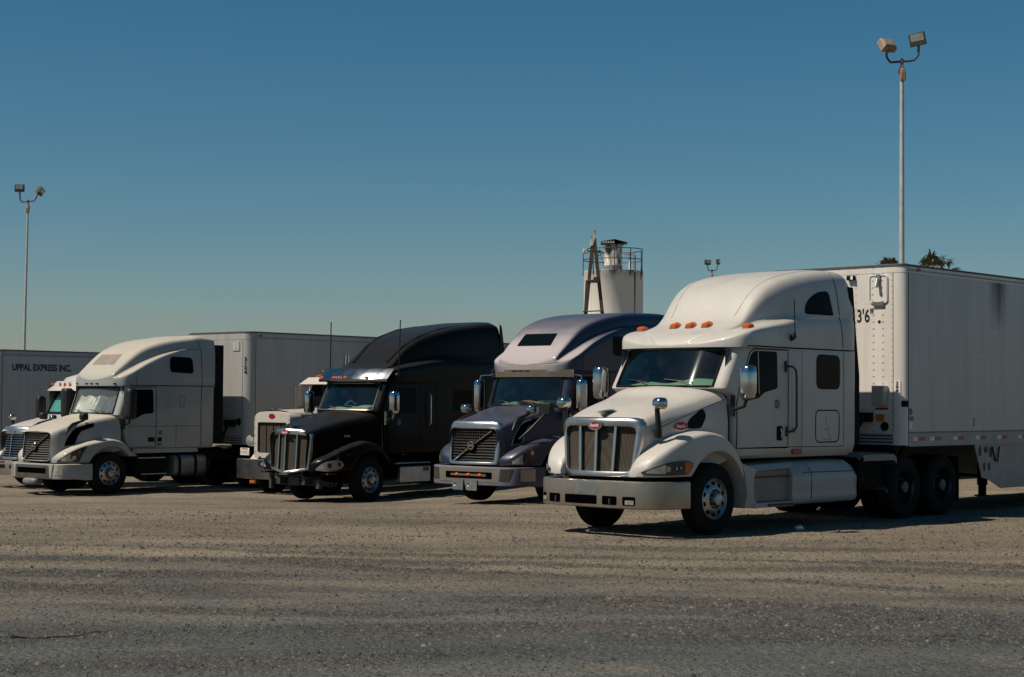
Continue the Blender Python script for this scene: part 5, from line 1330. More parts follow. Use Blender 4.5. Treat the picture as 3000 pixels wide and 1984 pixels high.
# ------------------------------------------------------------------ F: white tractor with a barred grille, at the left edge
def truck_bars():
    T = place((-12.15, 44.344, -.45, 41), 'semi_truck', 'white semi truck with horizontal chrome grille bars and teal windshield cover, half hidden at left', GA)
    L = 2.3
    sl = [(1.08, .62, 0, .92, 1.00, 1.02, L-.02), (1.12, .56, 0, .99, 1.07, 1.09, L), (1.5, .5, 0, 1.0, 1.08, 1.09, L), (1.80, .45, .02, .98, 1.06, 1.09, L), (1.90, .16, .24, .90, 1.0, 1.07, L), (1.93, .17, .24, .90, 1.0, 1.07, L)]
    for k in range(1, 5): t = k/4; sl.append((1.93+.60*t, .17+.32*t, .24, .90-.02*t, 1.0-.02*t, 1.05, L))
    sl += [(2.62, .52, .22, .86, .96, 1.03, L), (2.9, .75, .2, .8, .9, .98, L-.05), (3.0, 1.0, .2, .6, .7, .8, L-.2)]
    m, g, full, frame = cab_hull(sl, 1.93, 2.53)
    cab = m.build('cab', 'white', T, ang=40); bv = full.bvh(); g.build('windshield', 'clearglass', cab); frame.build('windshield_seal', 'rubber', cab)
    it = interior(T, 1.93, .2, 1.5, 1.2)
    a = MB(); a.loft([[(.24+.24*abs(v/.9)**2.2+.46*t*.60+.01*math.sin(9*v+3*t), v, 1.98+.50*t) for t in (0, .33, .66, 1)] for v in [-.8+1.6*i/24 for i in range(25)]], closed=False, caps=(False, False)); a.build('sun_shade', 'teal', it, ang=60)
    v = MB(); rings = []
    for i in range(25):
        vv = -1.05+2.1*i/24; k = abs(vv)**2.2
        rings.append([(.26+.24*k+.03, vv, 2.535), (.24+.24*k, vv, 2.54), (.55+.24*k, vv, 2.80), (.60+.24*k, vv, 2.80)])
    v.loft(rings, closed=False, caps=(False, False)); vz = v.build('sun_visor', 'white', T, ang=40)
    for vv in (-.93, -.28, -.05, .18, .93):
        k = abs(vv)**2.2; a = MB(); a.lathe([(.001, -.04), (.05, -.03), (.06, 0)], (.40+.24*k, vv, 2.69), 'u', 12)
        for i in range(len(a.v)): x, y, z = a.v[i]; a.v[i] = (x, vv+(y-vv)*.55, 2.69+(z-2.69)*1.3)
        a.build('marker_lamp', 'amber', vz)
    hd = hood_loft([(-1.18, 1.50, .62, 1.40, .60, .72), (-1.0, 1.60, .72, 1.50, .72, .74), (-.5, 1.75, .80, 1.62, .84, .84), (0, 1.84, .86, 1.72, .95, 1.0), (.42, 1.91, .90, 1.80, 1.02, 1.1)], .25)
    hood = hd.build('hood', 'white', T, ang=50); hb = hd.bvh()
    um = lambda v, z: -1.22 + .16*(v/.7)**2 + .12*(z-1.1)
    outer = rpoly([(-.58, .74), (.58, .74), (.72, 1.35), (.60, 1.60), (-.60, 1.60), (-.72, 1.35)], [.08, .08, .12, .15, .15, .12]); inner = rpoly([(-.52, .82), (.52, .82), (.64, 1.30), (.60, 1.38), (-.60, 1.38), (-.64, 1.30)], [.06]*6)
    gr = grille_ring(outer, inner, um, .10, .03).build('grille', 'satin', T, ang=50)
    sheet([(-.55, .8), (.55, .8), (.66, 1.4), (-.66, 1.4)], um, .07).build('grille_backing', 'meshdark', gr)
    b = MB()
    for k in range(9):
        z = .86+.062*k; w = .52+.12*(z-.82)/.5; b.tube([(um(v, z)-.005, v, z) for v in [-w+2*w*i/10 for i in range(11)]], .012, 6)
    for v0 in (0,): b.tube([(um(0, z)-.02, 0, z) for z in (.82, 1.0, 1.2, 1.4)], .014, 6)
    b.split('grille_bar', 'chrome', gr)
    a = MB(); a.prism(rpoly([(-.13, 1.44), (.13, 1.44), (.13, 1.51), (-.13, 1.51)], .02), 'front', um(0, 1.47)-.045, um(0, 1.47)); a.build('nose_badge', 'alu', gr)
    zc = [(-1.25, .85), (-1.15, .97), (-.9, 1.15), (-.5, 1.30), (0, 1.36), (.3, 1.3), (.5, 1.15), (.64, 1.0)]; vo = [(-1.25, .74), (-1.15, .92), (-.95, 1.06), (-.6, 1.15), (0, 1.2), (.64, 1.19)]
    for s in (1, -1):
        f = fender_mesh(zc, vo, .5, .74, s, -1.25, .64, .66).build('front_fender', 'white', T, ang=45)
        wallpatch([-1.22+.4*i/8 for i in range(9)], vo, lambda u: .80, lambda u: interp([(-1.22, .86), (-1.1, .98), (-.82, 1.08)], u), s, .018).build('headlight', 'lens', f, ang=60)
        hood_mirror(T, s, -.62, .88, 1.50, 1.90, 'chrome', .05, .18)
        mirror_head(T, s, .50, 1.32, 1.80, 2.40, 'plastic', .2, .2)
    bm_ = bumper_mesh([(-1.32, 0), (-1.32, .5), (-1.26, .85), (-1.12, 1.08), (-.85, 1.18), (-.7, 1.19)], .34, .66, .02, .05); bu = bm_.build('front_bumper', 'dullchrome', T); bb = bm_.bvh()
    for v0, v1 in ((-.78, -.58), (-.52, -.1), (.1, .52)): decal(bb, rpoly([(v0, .52), (v1, .52), (v1, .62), (v0, .62)], .02), 'front', .005).build('bumper_opening', 'rubber', bu)
    a = MB(); a.lathe([(.12, .03), (.12, -.01), (.10, -.02), (.001, -.02)], (-1.30, .45, .43), 'u', 20); a.build('round_cover', 'brown', bu)
    chassis(T, -1.0, 5.5, (3.8, 5.1), 1.2)
    for s in (1, -1): make_wheel(T, 0, 1.13, s, 'alu', False)
truck_bars()

# ------------------------------------------------------------------ box trailers
GT = 'white box trailers standing behind the tractors'
def trailer(T, label, u0, va, vb, zt, zs, zr, length, front='trailerfront', side='trailer', rc=.22, tapes=True, tandem=True, ru=None, ug=2.62, vg=.72, band=.20):
    ru = ru or rc
    o = place(T, 'box_trailer', label, GT)
    u1 = u0+length
    def plan(off=0, r=rc):
        return [(u1+off, -vb-off), (u1+off, va+off)] + [(u0+ru-(ru+off)*math.sin(a), va-r+(r+off)*math.cos(a)) for a in [math.pi/2*k/8 for k in range(9)]] + [(u0+ru-(ru+off)*math.cos(a), -vb+r-(r+off)*math.sin(a)) for a in [math.pi/2*k/8 for k in range(9)]]
    z1 = zt-band
    # skins: sides, front, corner posts
    s = MB(); s.box((u0+ru, va-.03, zs), (u1, va, z1)); s.build('side_skin', side, o, smooth=False)
    s = MB(); s.box((u0+ru, -vb, zs), (u1, -vb+.03, z1)); s.build('side_skin', side, o, smooth=False)
    s = MB(); s.box((u0, -vb+rc, zs), (u0+.03, va-rc, z1)); s.build('front_skin', front, o, smooth=False)
    s = MB(); s.box((u1-.03, -vb, zs), (u1+.002, va, z1)); s.build('rear_doors', side, o, smooth=False)
    for sg, ve in ((1, va), (-1, -vb)):
        c = MB(); arc = [(u0+ru-ru*math.sin(a), ve-sg*(rc-rc*math.cos(a))) for a in [math.pi/2*k/10 for k in range(11)]]
        inn = [(u0+ru-(ru-.03)*math.sin(a), ve-sg*(rc-(rc-.03)*math.cos(a))) for a in [math.pi/2*k/10 for k in range(10, -1, -1)]]
        c.prism(arc+inn, 'top', zr+.02, z1+.001); c.build('corner_post', front, o, ang=50)
    P = plan(.004); r = MB(); r.prism(P, 'top', z1, zt-.03); r.build('top_rail', 'trailerfront' if front == 'trailerfront' else 'trailer2', o, ang=50)
    r = MB(); r.prism(plan(.014), 'top', zt-.03, zt); r.build('roof_edge', 'darkrail', o, ang=50)
    r = MB(); r.prism(plan(-.06, rc), 'top', zt, zt+.015); r.build('roof', 'alu', o)
    r = MB(); r.box((u0+ru, va-.05, zr), (u1, va+.006, zs)); r.build('bottom_rail', 'rail', o, smooth=False)
    r = MB(); r.box((u0+ru, -vb-.006, zr), (u1, -vb+.05, zs)); r.build('bottom_rail', 'rail', o, smooth=False)
    r = MB()
    for k in range(4): r.box((u0+.002, -vb+rc, zr+.02+k*.055), (u0+.05, va-rc, zr+.055+k*.055))
    r.build('front_sill', 'trailer2', o, smooth=False)
    d = MB(); d.box((u0+.06, -vb+.06, zr+.10), (u1-.05, va-.06, zr+.16))
    for k in range(int(length/.6)): d.box((u0+.5+.6*k, -vb+.06, zr), (u0+.56+.6*k, va-.06, zr+.10))
    d.build('floor_beams', 'chassis', o, smooth=False)
    sm = MB()
    for ue in (u0+ru,): sm.box((ue-.006, va-.01, zr), (ue+.006, va+.004, zt-.03))
    sm.box((u0-.003, va-rc-.005, zs), (u0+.01, va-rc+.005, zt-band)); sm.build('corner_seams', 'seam', o)
    rv = MB()
    for k in range(int(min(length, 6)/.045)): u = u0+ru+.02+.045*k; rv.box((u, va+.0055, zs+.004), (u+.010, va+.009, zs+.03))
    for k in range(int(min(length, 6)/.035)): u = u0+ru+.02+.035*k; rv.box((u, va+.0035, z1+.03), (u+.008, va+.008, z1+.06))
    for k in range(int((zt-zs)/.10)): rv.box((u0-.003, va-rc-.03, zs+.05+.10*k), (u0+.002, va-rc-.018, zs+.062+.10*k))
    rv.build('rivets', 'seam', o, smooth=False)['kind'] = 'stuff'
    if tapes:
        u = u0+ru+.14
        for k in range(int(min(length, 12)/.75)):
            q = MB(); q.box((u, va+.0062, zs-.125), (u+.16, va+.009, zs-.06)); q.build('reflective_tape', 'whitetape', o, smooth=False)
            q = MB(); q.box((u+.16, va+.0062, zs-.125), (u+.38, va+.009, zs-.06)); q.build('reflective_tape', 'redtape', o, smooth=False)
            u += .55 if k == 0 else .80
    # landing gear
    g = MB(); ug = u0+ug
    for s_ in (1, -1):
        y = s_*vg; g.box((ug-.07, y-.07, .45), (ug+.07, y+.07, zr)); g.box((ug-.055, y-.055, .28), (ug+.055, y+.055, .46)); g.lathe([(.15, 0), (.14, .02), (.05, .03)], (ug, y, .25), 'w', 16, (True, True)); g.tube([(ug, y, .55), (ug+.75, y, zr)], .03, 6)
    g.tube([(ug, -vg, .62), (ug, vg, .62)], .03, 6); g.build('landing_gear', 'chassis', o, bevel=.006)
    if tandem:
        for ua in (u1-2.4, u1-1.15):
            a = MB(); a.tube([(ua, -.9, .52), (ua, .9, .52)], .07, 8); a.box((ua-.5, -.55, .6), (ua+.5, .55, zr)); a.build('trailer_axle', 'chassis', o)
            for s_ in (1, -1): make_wheel(o, ua, (va+vb)/2-.08, s_, 'alu', True, lug=False)
    return o
TA = (2.11, 24.964, 0, 43.3)
ZT = 4.235
o = trailer(TA, 'white box trailer 288 behind the nearest white truck, at the right edge', 5.02, 1.31, 1.40, ZT, 1.415, 1.20, 14.5, rc=.21, ru=.13, ug=3.30, vg=.98, band=.135)
def part(mb, name, mat, parent, **k): return mb.build(name, mat, parent, **k)
U0 = 5.02
# skirt panel behind the landing gear, access door, lamps, stickers
q = MB(); q.prism([(7.50, 1.21), (7.78, .61), (8.05, .56), (8.49, .40), (15.5, .38), (15.5, 1.21)], 'side', 1.24, 1.26); sk = part(q, 'side_skirt', 'rail', o, smooth=False)
q = MB(); q.prism([(5.35, 1.20), (5.6, .66), (7.2, .62), (7.9, .52), (8.6, .36), (19, .36), (19, 1.20)], 'side', -1.34, -1.32); part(q, 'side_skirt', 'rail', o, smooth=False)
q = MB()
for u, z, a, b in ((7.70, 1.08, .05, .09), (7.92, 1.10, .07, .06), (7.86, .80, .035, .08), (8.10, 1.05, .05, .09), (8.04, .80, .04, .07)): q.prism(oval(u, z, a, b, 12), 'side', 1.262, 1.268)
q.split('skirt_cutout', 'darksteel', sk)
q = MB(); q.tube([(8.12, 1.28, 1.15), (8.25, 1.28, .90), (8.32, 1.28, .88), (8.40, 1.28, 1.15)], .014, 6); part(q, 'hanging_cable', 'rubber', o)
q = MB(); q.tube([(U0-.015, y, z) for y, z in rpoly([(.66, 3.60), (1.0, 3.60), (1.0, 4.06), (.66, 4.06)], .06)+[(.66, 3.66)]], .012, 6); fo = part(q, 'vent_door', 'trailerfront', o)
q = MB(); q.box((U0-.012, .68, 3.62), (U0-.002, .98, 4.04)); part(q, 'vent_door_panel', 'trailerfront', fo)
q = MB(); q.box((U0-.05, .80, 3.92), (U0-.013, .87, 4.08)); q.tube([(U0-.05, .835, 4.0), (U0-.10, .835, 3.86)], .03, 10); part(q, 'vent_latch', 'alu', fo)
q = MB(); q.box((U0-.04, .73, 3.55), (U0-.004, .94, 3.61)); part(q, 'vent_hinge', 'dullchrome', fo)
q = MB(); q.box((U0-.07, .24, 4.0), (U0, .38, 4.08)); b_ = part(q, 'nose_lamp', 'rubber', o, bevel=.01); q = MB(); q.box((U0-.08, .33, 4.01), (U0-.071, .37, 4.07)); part(q, 'nose_lamp_lens', 'stickwhite', b_)
t = MB(); text(t, "13'6\"", (U0-.004, .335, 3.285), .215, 'front', .70, .022); t.build('height_lettering', 'textblack', o)
q = MB(); q.lathe([(.03, 0), (.001, -.006)], (U0-.002, .84, 3.28), 'u', 12); part(q, 'front_plug', 'rubber', o)
q = MB(); q.box((U0-.16, .78, 1.88), (U0-.002, 1.01, 2.21)); b_ = part(q, 'document_box', 'trailer2', o, bevel=.012)
q = MB(); q.box((U0-.006, .76, 1.745), (U0-.002, 1.01, 1.84)); b_ = part(q, 'warning_label', 'stickwhite', o); q = MB(); q.box((U0-.009, .76, 1.805), (U0-.0065, 1.01, 1.84)); part(q, 'label_header', 'redtape', b_)
q = MB(); q.box((U0-.006, .77, 1.61), (U0-.002, .93, 1.73)); part(q, 'orange_placard', 'stickorange', o)
q = MB(); q.lathe([(.078, 0), (.07, -.02), (.001, -.02)], (U0-.002, .94, 1.53), 'u', 20); part(q, 'round_vent', 'rubber', o)
q = MB(); q.box((U0-.12, .38, 1.60), (U0, .72, 1.76)); q.tube([(U0-.1, .50, 1.7), (U0-.5, .3, 1.3), (U0-.9, 0, 1.25)], .035, 6); q.tube([(U0-.1, .62, 1.7), (U0-.4, .5, 1.28), (U0-.9, .1, 1.2)], .035, 6); part(q, 'air_couplings', 'rubber', o)
# unit number stacked on the corner post
def stack_num(o, s, u, v, z, h, dz, mat, ang=45, back=None):
    for k, ch in enumerate(s):
        t = MB(); V, F = textmesh(ch, .025); x0 = (min(p[0] for p in V)+max(p[0] for p in V))/2; kk = h/.70; c = math.cos(R(ang)); sn = math.sin(R(ang))
        pts = [(u-(-(x-x0)*kk*1.4)*sn, v+(x-x0)*kk*1.4*c, z-k*dz+y*kk) for x, y in V]
        ids = t.add(pts); t.f += [[ids[i] for i in f] for f in F]; t.build('unit_number', mat, o)
rc, ru = .21, .13; a = R(20)
pu, pv = U0+ru-(ru+.006)*math.cos(a), 1.31-rc+(rc+.006)*math.sin(a)
q = MB(); tt = Vector((ru*math.sin(a), rc*math.cos(a))).normalized(); nn = Vector((-tt.y, tt.x)); w = .055
q.loft([[(pu-tt.x*w, pv-tt.y*w, z), (pu+tt.x*w, pv+tt.y*w, z), (pu+tt.x*w-nn.x*.02, pv+tt.y*w-nn.y*.02, z), (pu-tt.x*w-nn.x*.02, pv-tt.y*w-nn.y*.02, z)] for z in (2.09, 2.29)])
part(q, 'number_plate', 'stickwhite', o)
stack_num(o, '288', pu+nn.x*.004, pv+nn.y*.004, 2.232, .05, .064, 'textblack', 13)
q = MB(); q.prism(oval(U0+.16+.04, 1.78, .055, .06, 18), 'side', 1.312, 1.316); part(q, 'round_sticker', 'stickblue', o)
q = MB(); q.box((U0+.14, 1.312, 1.665), (U0+.29, 1.316, 1.70)); part(q, 'sticker_band', 'redtape', o); q = MB(); q.box((U0+.14, 1.312, 1.63), (U0+.29, 1.316, 1.66)); part(q, 'sticker_band', 'stickblue', o)
q = MB(); q.box((U0+.15, 1.312, 1.50), (U0+.25, 1.316, 1.59)); part(q, 'side_label', 'stickwhite', o)
q = MB(); q.box((7.38, 1.312, 1.52), (7.40, 1.316, 1.68)); part(q, 'side_scrape', 'textblue', o)
q = MB(); q.box((U0+.03, 1.20, 1.86), (U0+.09, 1.33, 1.96)); part(q, 'corner_lamp', 'rubber', o)
q = MB(); q.box((U0+.42, 1.32, ZT-.10), (U0+.50, 1.335, ZT-.05)); part(q, 'side_marker', 'redlens', o)
# soot run-off patches on the skin
def stain(o, u, z1, z0, w, v):
    m, n, l, b = newmat('soot_stain'); out = n['Material Output']
    tc = N(n, 'ShaderNodeTexCoord'); t = noise_node(n, l, 9, 5, .6, stretch=(1.6, 1, .08)); sep = N(n, 'ShaderNodeSeparateXYZ'); l.new(tc.outputs['Object'], sep.inputs[0])
    f1 = N(n, 'ShaderNodeMapRange'); f1.inputs[1].default_value = z0; f1.inputs[2].default_value = z1; l.new(sep.outputs[2], f1.inputs[0])
    fx = N(n, 'ShaderNodeMapRange'); fx.inputs[1].default_value = w/2; fx.inputs[2].default_value = 0
    l.new(math_n(n, l, 'ABSOLUTE', math_n(n, l, 'ADD', sep.outputs[0], u)), fx.inputs[0])
    f = math_n(n, l, 'MULTIPLY', math_n(n, l, 'MULTIPLY', f1.outputs[0], fx.outputs[0]), math_n(n, l, 'MULTIPLY', t.outputs['Fac'], 1.35))
    tr = N(n, 'ShaderNodeBsdfTransparent'); mx = N(n, 'ShaderNodeMixShader'); b.inputs['Base Color'].default_value = (.06, .065, .08, 1); b.inputs['Roughness'].default_value = .6
    l.new(f, mx.inputs[0]); l.new(tr.outputs[0], mx.inputs[1]); l.new(b.outputs[0], mx.inputs[2]); l.new(mx.outputs[0], out.inputs[0])
    q = MB(); q.face([(u-w/2, v, z0), (u+w/2, v, z0), (u+w/2, v, z1), (u-w/2, v, z1)]); q.build('soot_stain', m, o, smooth=False, recalc=False)
stain(o, 8.32, ZT-.14, 3.2, .75, 1.3165)

o2 = trailer((-10.661, 41.695, -.45, 41), 'white box trailer 3124 behind the dusty white truck', 4.20, 1.30, 1.36, 4.13, 1.36, 1.13, 16.0, 'trailer2', 'trailer2', rc=.24)
u0 = 4.20; a = R(22); rc = .24
stack_num(o2, '3124', u0+rc-(rc+.008)*math.cos(a), 1.30-rc+(rc+.008)*math.sin(a), 3.37, .092, .116, 'textblue', 22)
q = MB(); q.box((u0-.012, .66, 3.62), (u0-.002, .94, 3.88)); vo_ = q.build('louvre_vent', 'rail', o2)
q = MB()
for k in range(8): q.box((u0-.02, .68, 3.64+.03*k), (u0-.013, .79, 3.655+.03*k)); q.box((u0-.02, .81, 3.64+.03*k), (u0-.013, .92, 3.655+.03*k))
q.build('louvre_slots', 'stickwhite', vo_)
q = MB(); q.lathe([(.10, 0), (.09, -.02), (.001, -.02)], (u0-.002, .92, 1.75), 'u', 18); q.box((u0-.12, .45, 1.62), (u0-.002, .80, 1.80)); q.tube([(u0-.1, .6, 1.7), (u0-.3, .55, 1.2)], .04, 6); q.build('air_couplings', 'rubber', o2)
q = MB(); q.box((u0+.34, 1.305, 4.0), (u0+.44, 1.318, 4.05)); q.build('side_marker', 'redlens', o2)
o3 = trailer((-15.836-.0, 52.0, -.55, 41), 'white box trailer lettered with a company name, at the left edge', -.12, 0.0, 2.6, 3.93, 1.20, .98, 15.5, 'trailer2', 'trailer', rc=.12)
t = MB(); text(t, 'UPPAL EXPRESS INC.', (.345, .006, 3.30), .195, 'side', .80, .045); 
xs = [-v[0] for v in t.v]; w0, w1 = min(xs), max(xs); k = (2.50-.345)/(w1-w0)
t.v = [(-(.345+(-x-w0)*k), y, z) for x, y, z in t.v]
t.build('company_lettering', 'textblue', o3)

# ------------------------------------------------------------------ floodlight poles
def quat_box(m, c, yaw, pitch, w, h, d, roll=0):
    """a box whose front faces yaw (0 = towards -y) and tilts down by pitch"""
    M = Matrix.Rotation(R(yaw), 4, 'Z') @ Matrix.Rotation(R(pitch), 4, 'X') @ Matrix.Rotation(R(roll), 4, 'Y')
    return lambda x, y, z: tuple(Vector(c) + (M @ Vector((x, y, z))))
def flood_pole(label, x, y, zg, zt, r0, r1, sp, heads, lean=0., sc=1.):
    t = thing('floodlight_pole', label, 'light pole', (x, y, zg), 0, 'twin floodlight poles over the yard')
    H = zt-zg
    def bd(mb, name, mat, par=t, **k): return mb.build(name, mat, par, **k)
    p = MB(True); n = 10; p.tube([(lean*H*i/n, 0, H*i/n) for i in range(n+1)], [r0+(r1-r0)*i/n for i in range(n+1)], 14); bd(p, 'pole', 'pole')
    X = lean*H
    b = MB(True); b.tube([(X, 0, H-.02), (X, 0, H+.10), (X, 0, H+.22), (X, 0, H+.34), (X, 0, H+.42)], [.10*sc, .12*sc, .05*sc, .045*sc, .055*sc], 10); bd(b, 'mast_fitting', 'rust')
    b = MB(True); b.box((X-.07*sc, -.14*sc, H-.22*sc), (X+.10*sc, -.02, H+.08*sc)); bd(b, 'junction_box', 'rust', bevel=.03)
    zb = H+.40*sc
    b = MB(True); (lx, lz), (rx, rz) = sp
    b.tube([(X+lx, 0, zb+lz), (X+lx, 0, zb+.35*lz+.05), (X+lx*.93, 0, zb+.08), (X+lx*.75, 0, zb-.03), (X+lx*.4, 0, zb-.02), (X, 0, zb), (X+rx*.4, 0, zb+.01), (X+rx*.75, 0, zb+.05), (X+rx*.93, 0, zb+.16), (X+rx, 0, zb+.35*rz+.08), (X+rx, 0, zb+rz)], .035*sc, 10); bd(b, 'yoke_arm', 'darksteel')
    b = MB(True); b.tube([(X, 0, zb-.1), (X, 0, zb+.09*sc)], .05*sc, 8); bd(b, 'yoke_clamp', 'darksteel')
    for (hx, hz, yaw, pitch, roll), (ax, az) in zip(heads, ((lx, lz), (rx, rz))):
        q = quat_box(None, (X+ax+hx, 0, zb+az+hz), yaw, pitch, 0, 0, 0, roll); w, h, d = .25*sc, .20*sc, .13*sc
        b = MB(True); b.loft([[q(-w, -d, -h), q(w, -d, -h), q(w, -d, h), q(-w, -d, h)], [q(-w, d*.5, -h), q(w, d*.5, -h), q(w, d*.5, h), q(-w, d*.5, h)], [q(-w*.7, d, -h*.6), q(w*.7, d, -h*.6), q(w*.7, d, h*.6), q(-w*.7, d, h*.6)]])
        ho = bd(b, 'floodlight', 'flood' if yaw > 100 else 'darksteel', bevel=.012*sc)
        b = MB(True); b.face([q(-w*.80, -d-.004, -h*.30), q(w*.80, -d-.004, -h*.30), q(w*.80, -d-.004, h*.84), q(-w*.80, -d-.004, h*.84)]); bd(b, 'glass', 'lens', ho)
        b = MB(True); b.tube([q(0, 0, -h), tuple(Vector((X+ax, 0, zb+az-.05)))], .045*sc, 8); bd(b, 'knuckle', 'rust', ho)
    return t
flood_pole('tall floodlight pole rising behind the right hand trailer, largest in view', 12.12, 52, 0, 12.20, .105, .062, ((-.48, .30), (.52, .42)),
           ((.03, .22, 205, 35, 0), (-.03, .28, -18, 8, -10)), .002)
flood_pole('slim floodlight pole above the lettered trailer at far left', -26.30, 90, -.5, 12.05, .095, .052, ((-.44, .42), (.44, .30)),
           ((-.02, .30, 6, 5, 0), (.20, .28, 75, 30, 20)), .009)
flood_pole('small distant floodlight pole behind the roof of the nearest white truck', 17.93, 150, -.5, 13.2, .11, .09, ((-.36, .40), (.46, .42)),
           ((-.05, .35, 30, 8, 0), (.08, .38, 70, 5, 0)), 0, 1.15)

# ------------------------------------------------------------------ cement silo with railing and the frame standing before it
def silo():
    x, y = 5.33, 88; zg = -.5
    t = thing('silo', 'weathered white cylindrical silo with stained rim, above the violet blue truck', 'silo', (x, y, 0), 0)
    r = 1.56; zt = 8.72
    b = MB(True); b.lathe([(r*.99, zg), (r, zg+.2), (r, 5.0), (r+.008, 5.02), (r, 5.06), (r, zt-.06), (r+.015, zt-.04), (r+.015, zt), (.001, zt+.06)], (0, 0, 0), 'w', 56, (True, False)); b.build('tank', 'silo', t, ang=40)
    b = MB(True); b.lathe([(.48, zt), (.48, zt+.30)], (-.02, 0, 0), 'w', 32, (False, False)); b.build('collector_base', 'greyplastic', t)
    b = MB(True); b.lathe([(.475, zt+.30), (.485, zt+.31), (.475, zt+.33), (.475, zt+1.42)], (-.02, 0, 0), 'w', 32, (True, True)); dc = b.build('dust_collector', 'silo', t)
    b = MB(True); b.box((-.62, -.45, zt+1.44), (.56, .55, zt+1.48)); b.loft([[(-.68, -.55, zt+1.44), (.66, -.55, zt+1.46), (.66, .55, zt+1.50), (-.68, .55, zt+1.48)], [(-.66, -.55, zt+1.56), (.0, -.55, zt+1.68), (.0, .55, zt+1.70), (-.66, .55, zt+1.60)]]); b.loft([[(.0, -.55, zt+1.46), (.70, -.55, zt+1.44), (.70, .55, zt+1.48), (.0, .55, zt+1.50)], [(.0, -.55, zt+1.68), (.68, -.55, zt+1.52), (.68, .55, zt+1.55), (.0, .55, zt+1.70)]])
    b.build('collector_hood', 'darksteel', dc, smooth=False)
    b = MB(True)
    for k in range(5): u = -.60+.13*k; b.box((u, -.556, zt+1.47), (u+.07, -.551, zt+1.54))
    b.build('hood_gaps', 'stickwhite', dc)
    def ringrail(z, a0, a1, m, rr): m.tube([((r+.04)*math.cos(R(a0+(a1-a0)*i/40)), (r+.04)*math.sin(R(a0+(a1-a0)*i/40)), z) for i in range(41)], rr, 6)
    b = MB(True); 
    for z in (zt+.60, zt+1.14): ringrail(z, 20, 335, b, .026)
    for a in (40, 90, 130, 178, 225, 268, 300, 335, 20): c, s = math.cos(R(a)), math.sin(R(a)); b.tube([((r+.04)*c, (r+.04)*s, zt-.25), ((r+.04)*c, (r+.04)*s, zt+1.15)], .026, 6)
    b.build('guard_rail', 'darksteel', t)
    b = MB(True); b.tube([(.82, -.3, zt), (.82, -.3, zt+.95)], .045, 6); b.tube([(1.06, -.2, zt), (1.06, -.2, zt+.92)], .035, 6); b.box((.55, -.32, zt+.86), (1.15, -.28, zt+.93)); b.build('ladder_gate', 'stickwhite', t)
    b = MB(True); b.tube([(-.95, -.9, zt+1.05), (-1.0, -.9, zt+.85), (-.8, -.9, zt+.78), (-.5, -.6, zt+.95)], .02, 6); b.tube([(-.80, -.9, zt+1.1), (-.92, -.9, zt+.3)], .018, 6); b.tube([(1.38, -.75, zt-.45), (1.38, -.75, zt+.12), (1.44, -.7, zt+.12), (1.44, -.7, zt-.05)], .018, 6); b.build('cables', 'darksteel', t)
    b = MB(True); a = R(-48); c, s = math.cos(a), math.sin(a); px, py = -s, c
    b.loft([[((r+.004)*c-px*.05, (r+.004)*s-py*.05, zt-.12), ((r+.004)*c+px*.05, (r+.004)*s+py*.05, zt-.12), ((r+.02)*c, (r+.02)*s, zt-.12)], [((r+.004)*c-px*.035, (r+.004)*s-py*.035, 6.9), ((r+.004)*c+px*.02, (r+.004)*s+py*.02, 6.9), ((r+.012)*c, (r+.012)*s, 6.9)], [((r+.004)*c-px*.015, (r+.004)*s-py*.015, zg), ((r+.004)*c+px*.01, (r+.004)*s+py*.01, zg), ((r+.012)*c, (r+.012)*s, zg)]])
    b.build('tar_seam', 'rubber', t)
silo()
def derrick():
    x, y = 4.0, 82.5
    t = thing('conveyor_mast', 'brown steel A shaped mast leaning against the white silo', 'mast', (x, y, 0), 0)
    def leg(p, q, w, name='leg', m='brownsteel'):
        b = MB(True); p, q = Vector(p), Vector(q); b.loft([[tuple(p+Vector(d)) for d in ((-w, -w, 0), (w, -w, 0), (w, w, 0), (-w, w, 0))], [tuple(q+Vector(d)) for d in ((-w, -w, 0), (w, -w, 0), (w, w, 0), (-w, w, 0))]]); return b.build(name, m, t, smooth=False)
    top = 10.05
    leg((-.95, 0, -.5), (-.02, 0, top), .085); leg((1.20, 0, -.5), (.02, 0, top+.05), .085); leg((-.70, .5, -.5), (-.30, .5, 7.9), .06)
    b = MB(True); b.loft([[(-.22, -.1, top-.55), (-.02, -.1, top-.45), (-.02, .1, top-.45), (-.22, .1, top-.55)], [(-.05, -.1, top+.1), (.16, -.1, top+.15), (.16, .1, top+.15), (-.05, .1, top+.1)]]); b.tube([(.05, 0, top+.1), (.06, 0, top+.30)], .04, 6); b.build('head_plate', 'silo', t, smooth=False)
    b = MB(True); b.tube([(-.28, 0, 9.3), (.42, 0, 9.3)], .035, 6); b.tube([(.30, 0, 9.35), (.50, 0, 8.6)], .012, 5); b.build('pulley_shaft', 'darksteel', t)
    b = MB(True); b.box((-.52, -.05, 9.18), (-.26, .05, 9.42)); b.build('lamp_box', 'silo', t, bevel=.04)
    b = MB(True); b.box((-.30, -.3, 7.75), (.30, .3, 7.88)); b.box((.0, -.2, 7.88), (.25, .1, 8.02)); b.build('work_platform', 'darksteel', t, bevel=.02)
    b = MB(True); b.tube([(-.52, -.1, 6.30), (.50, -.1, 6.36)], .035, 6); b.tube([(-.32, .1, 5.98), (.0, .1, 6.12), (.25, .1, 6.12), (.5, .1, 6.02)], .05, 6); b.build('cross_brace', 'brownsteel', t)
derrick()

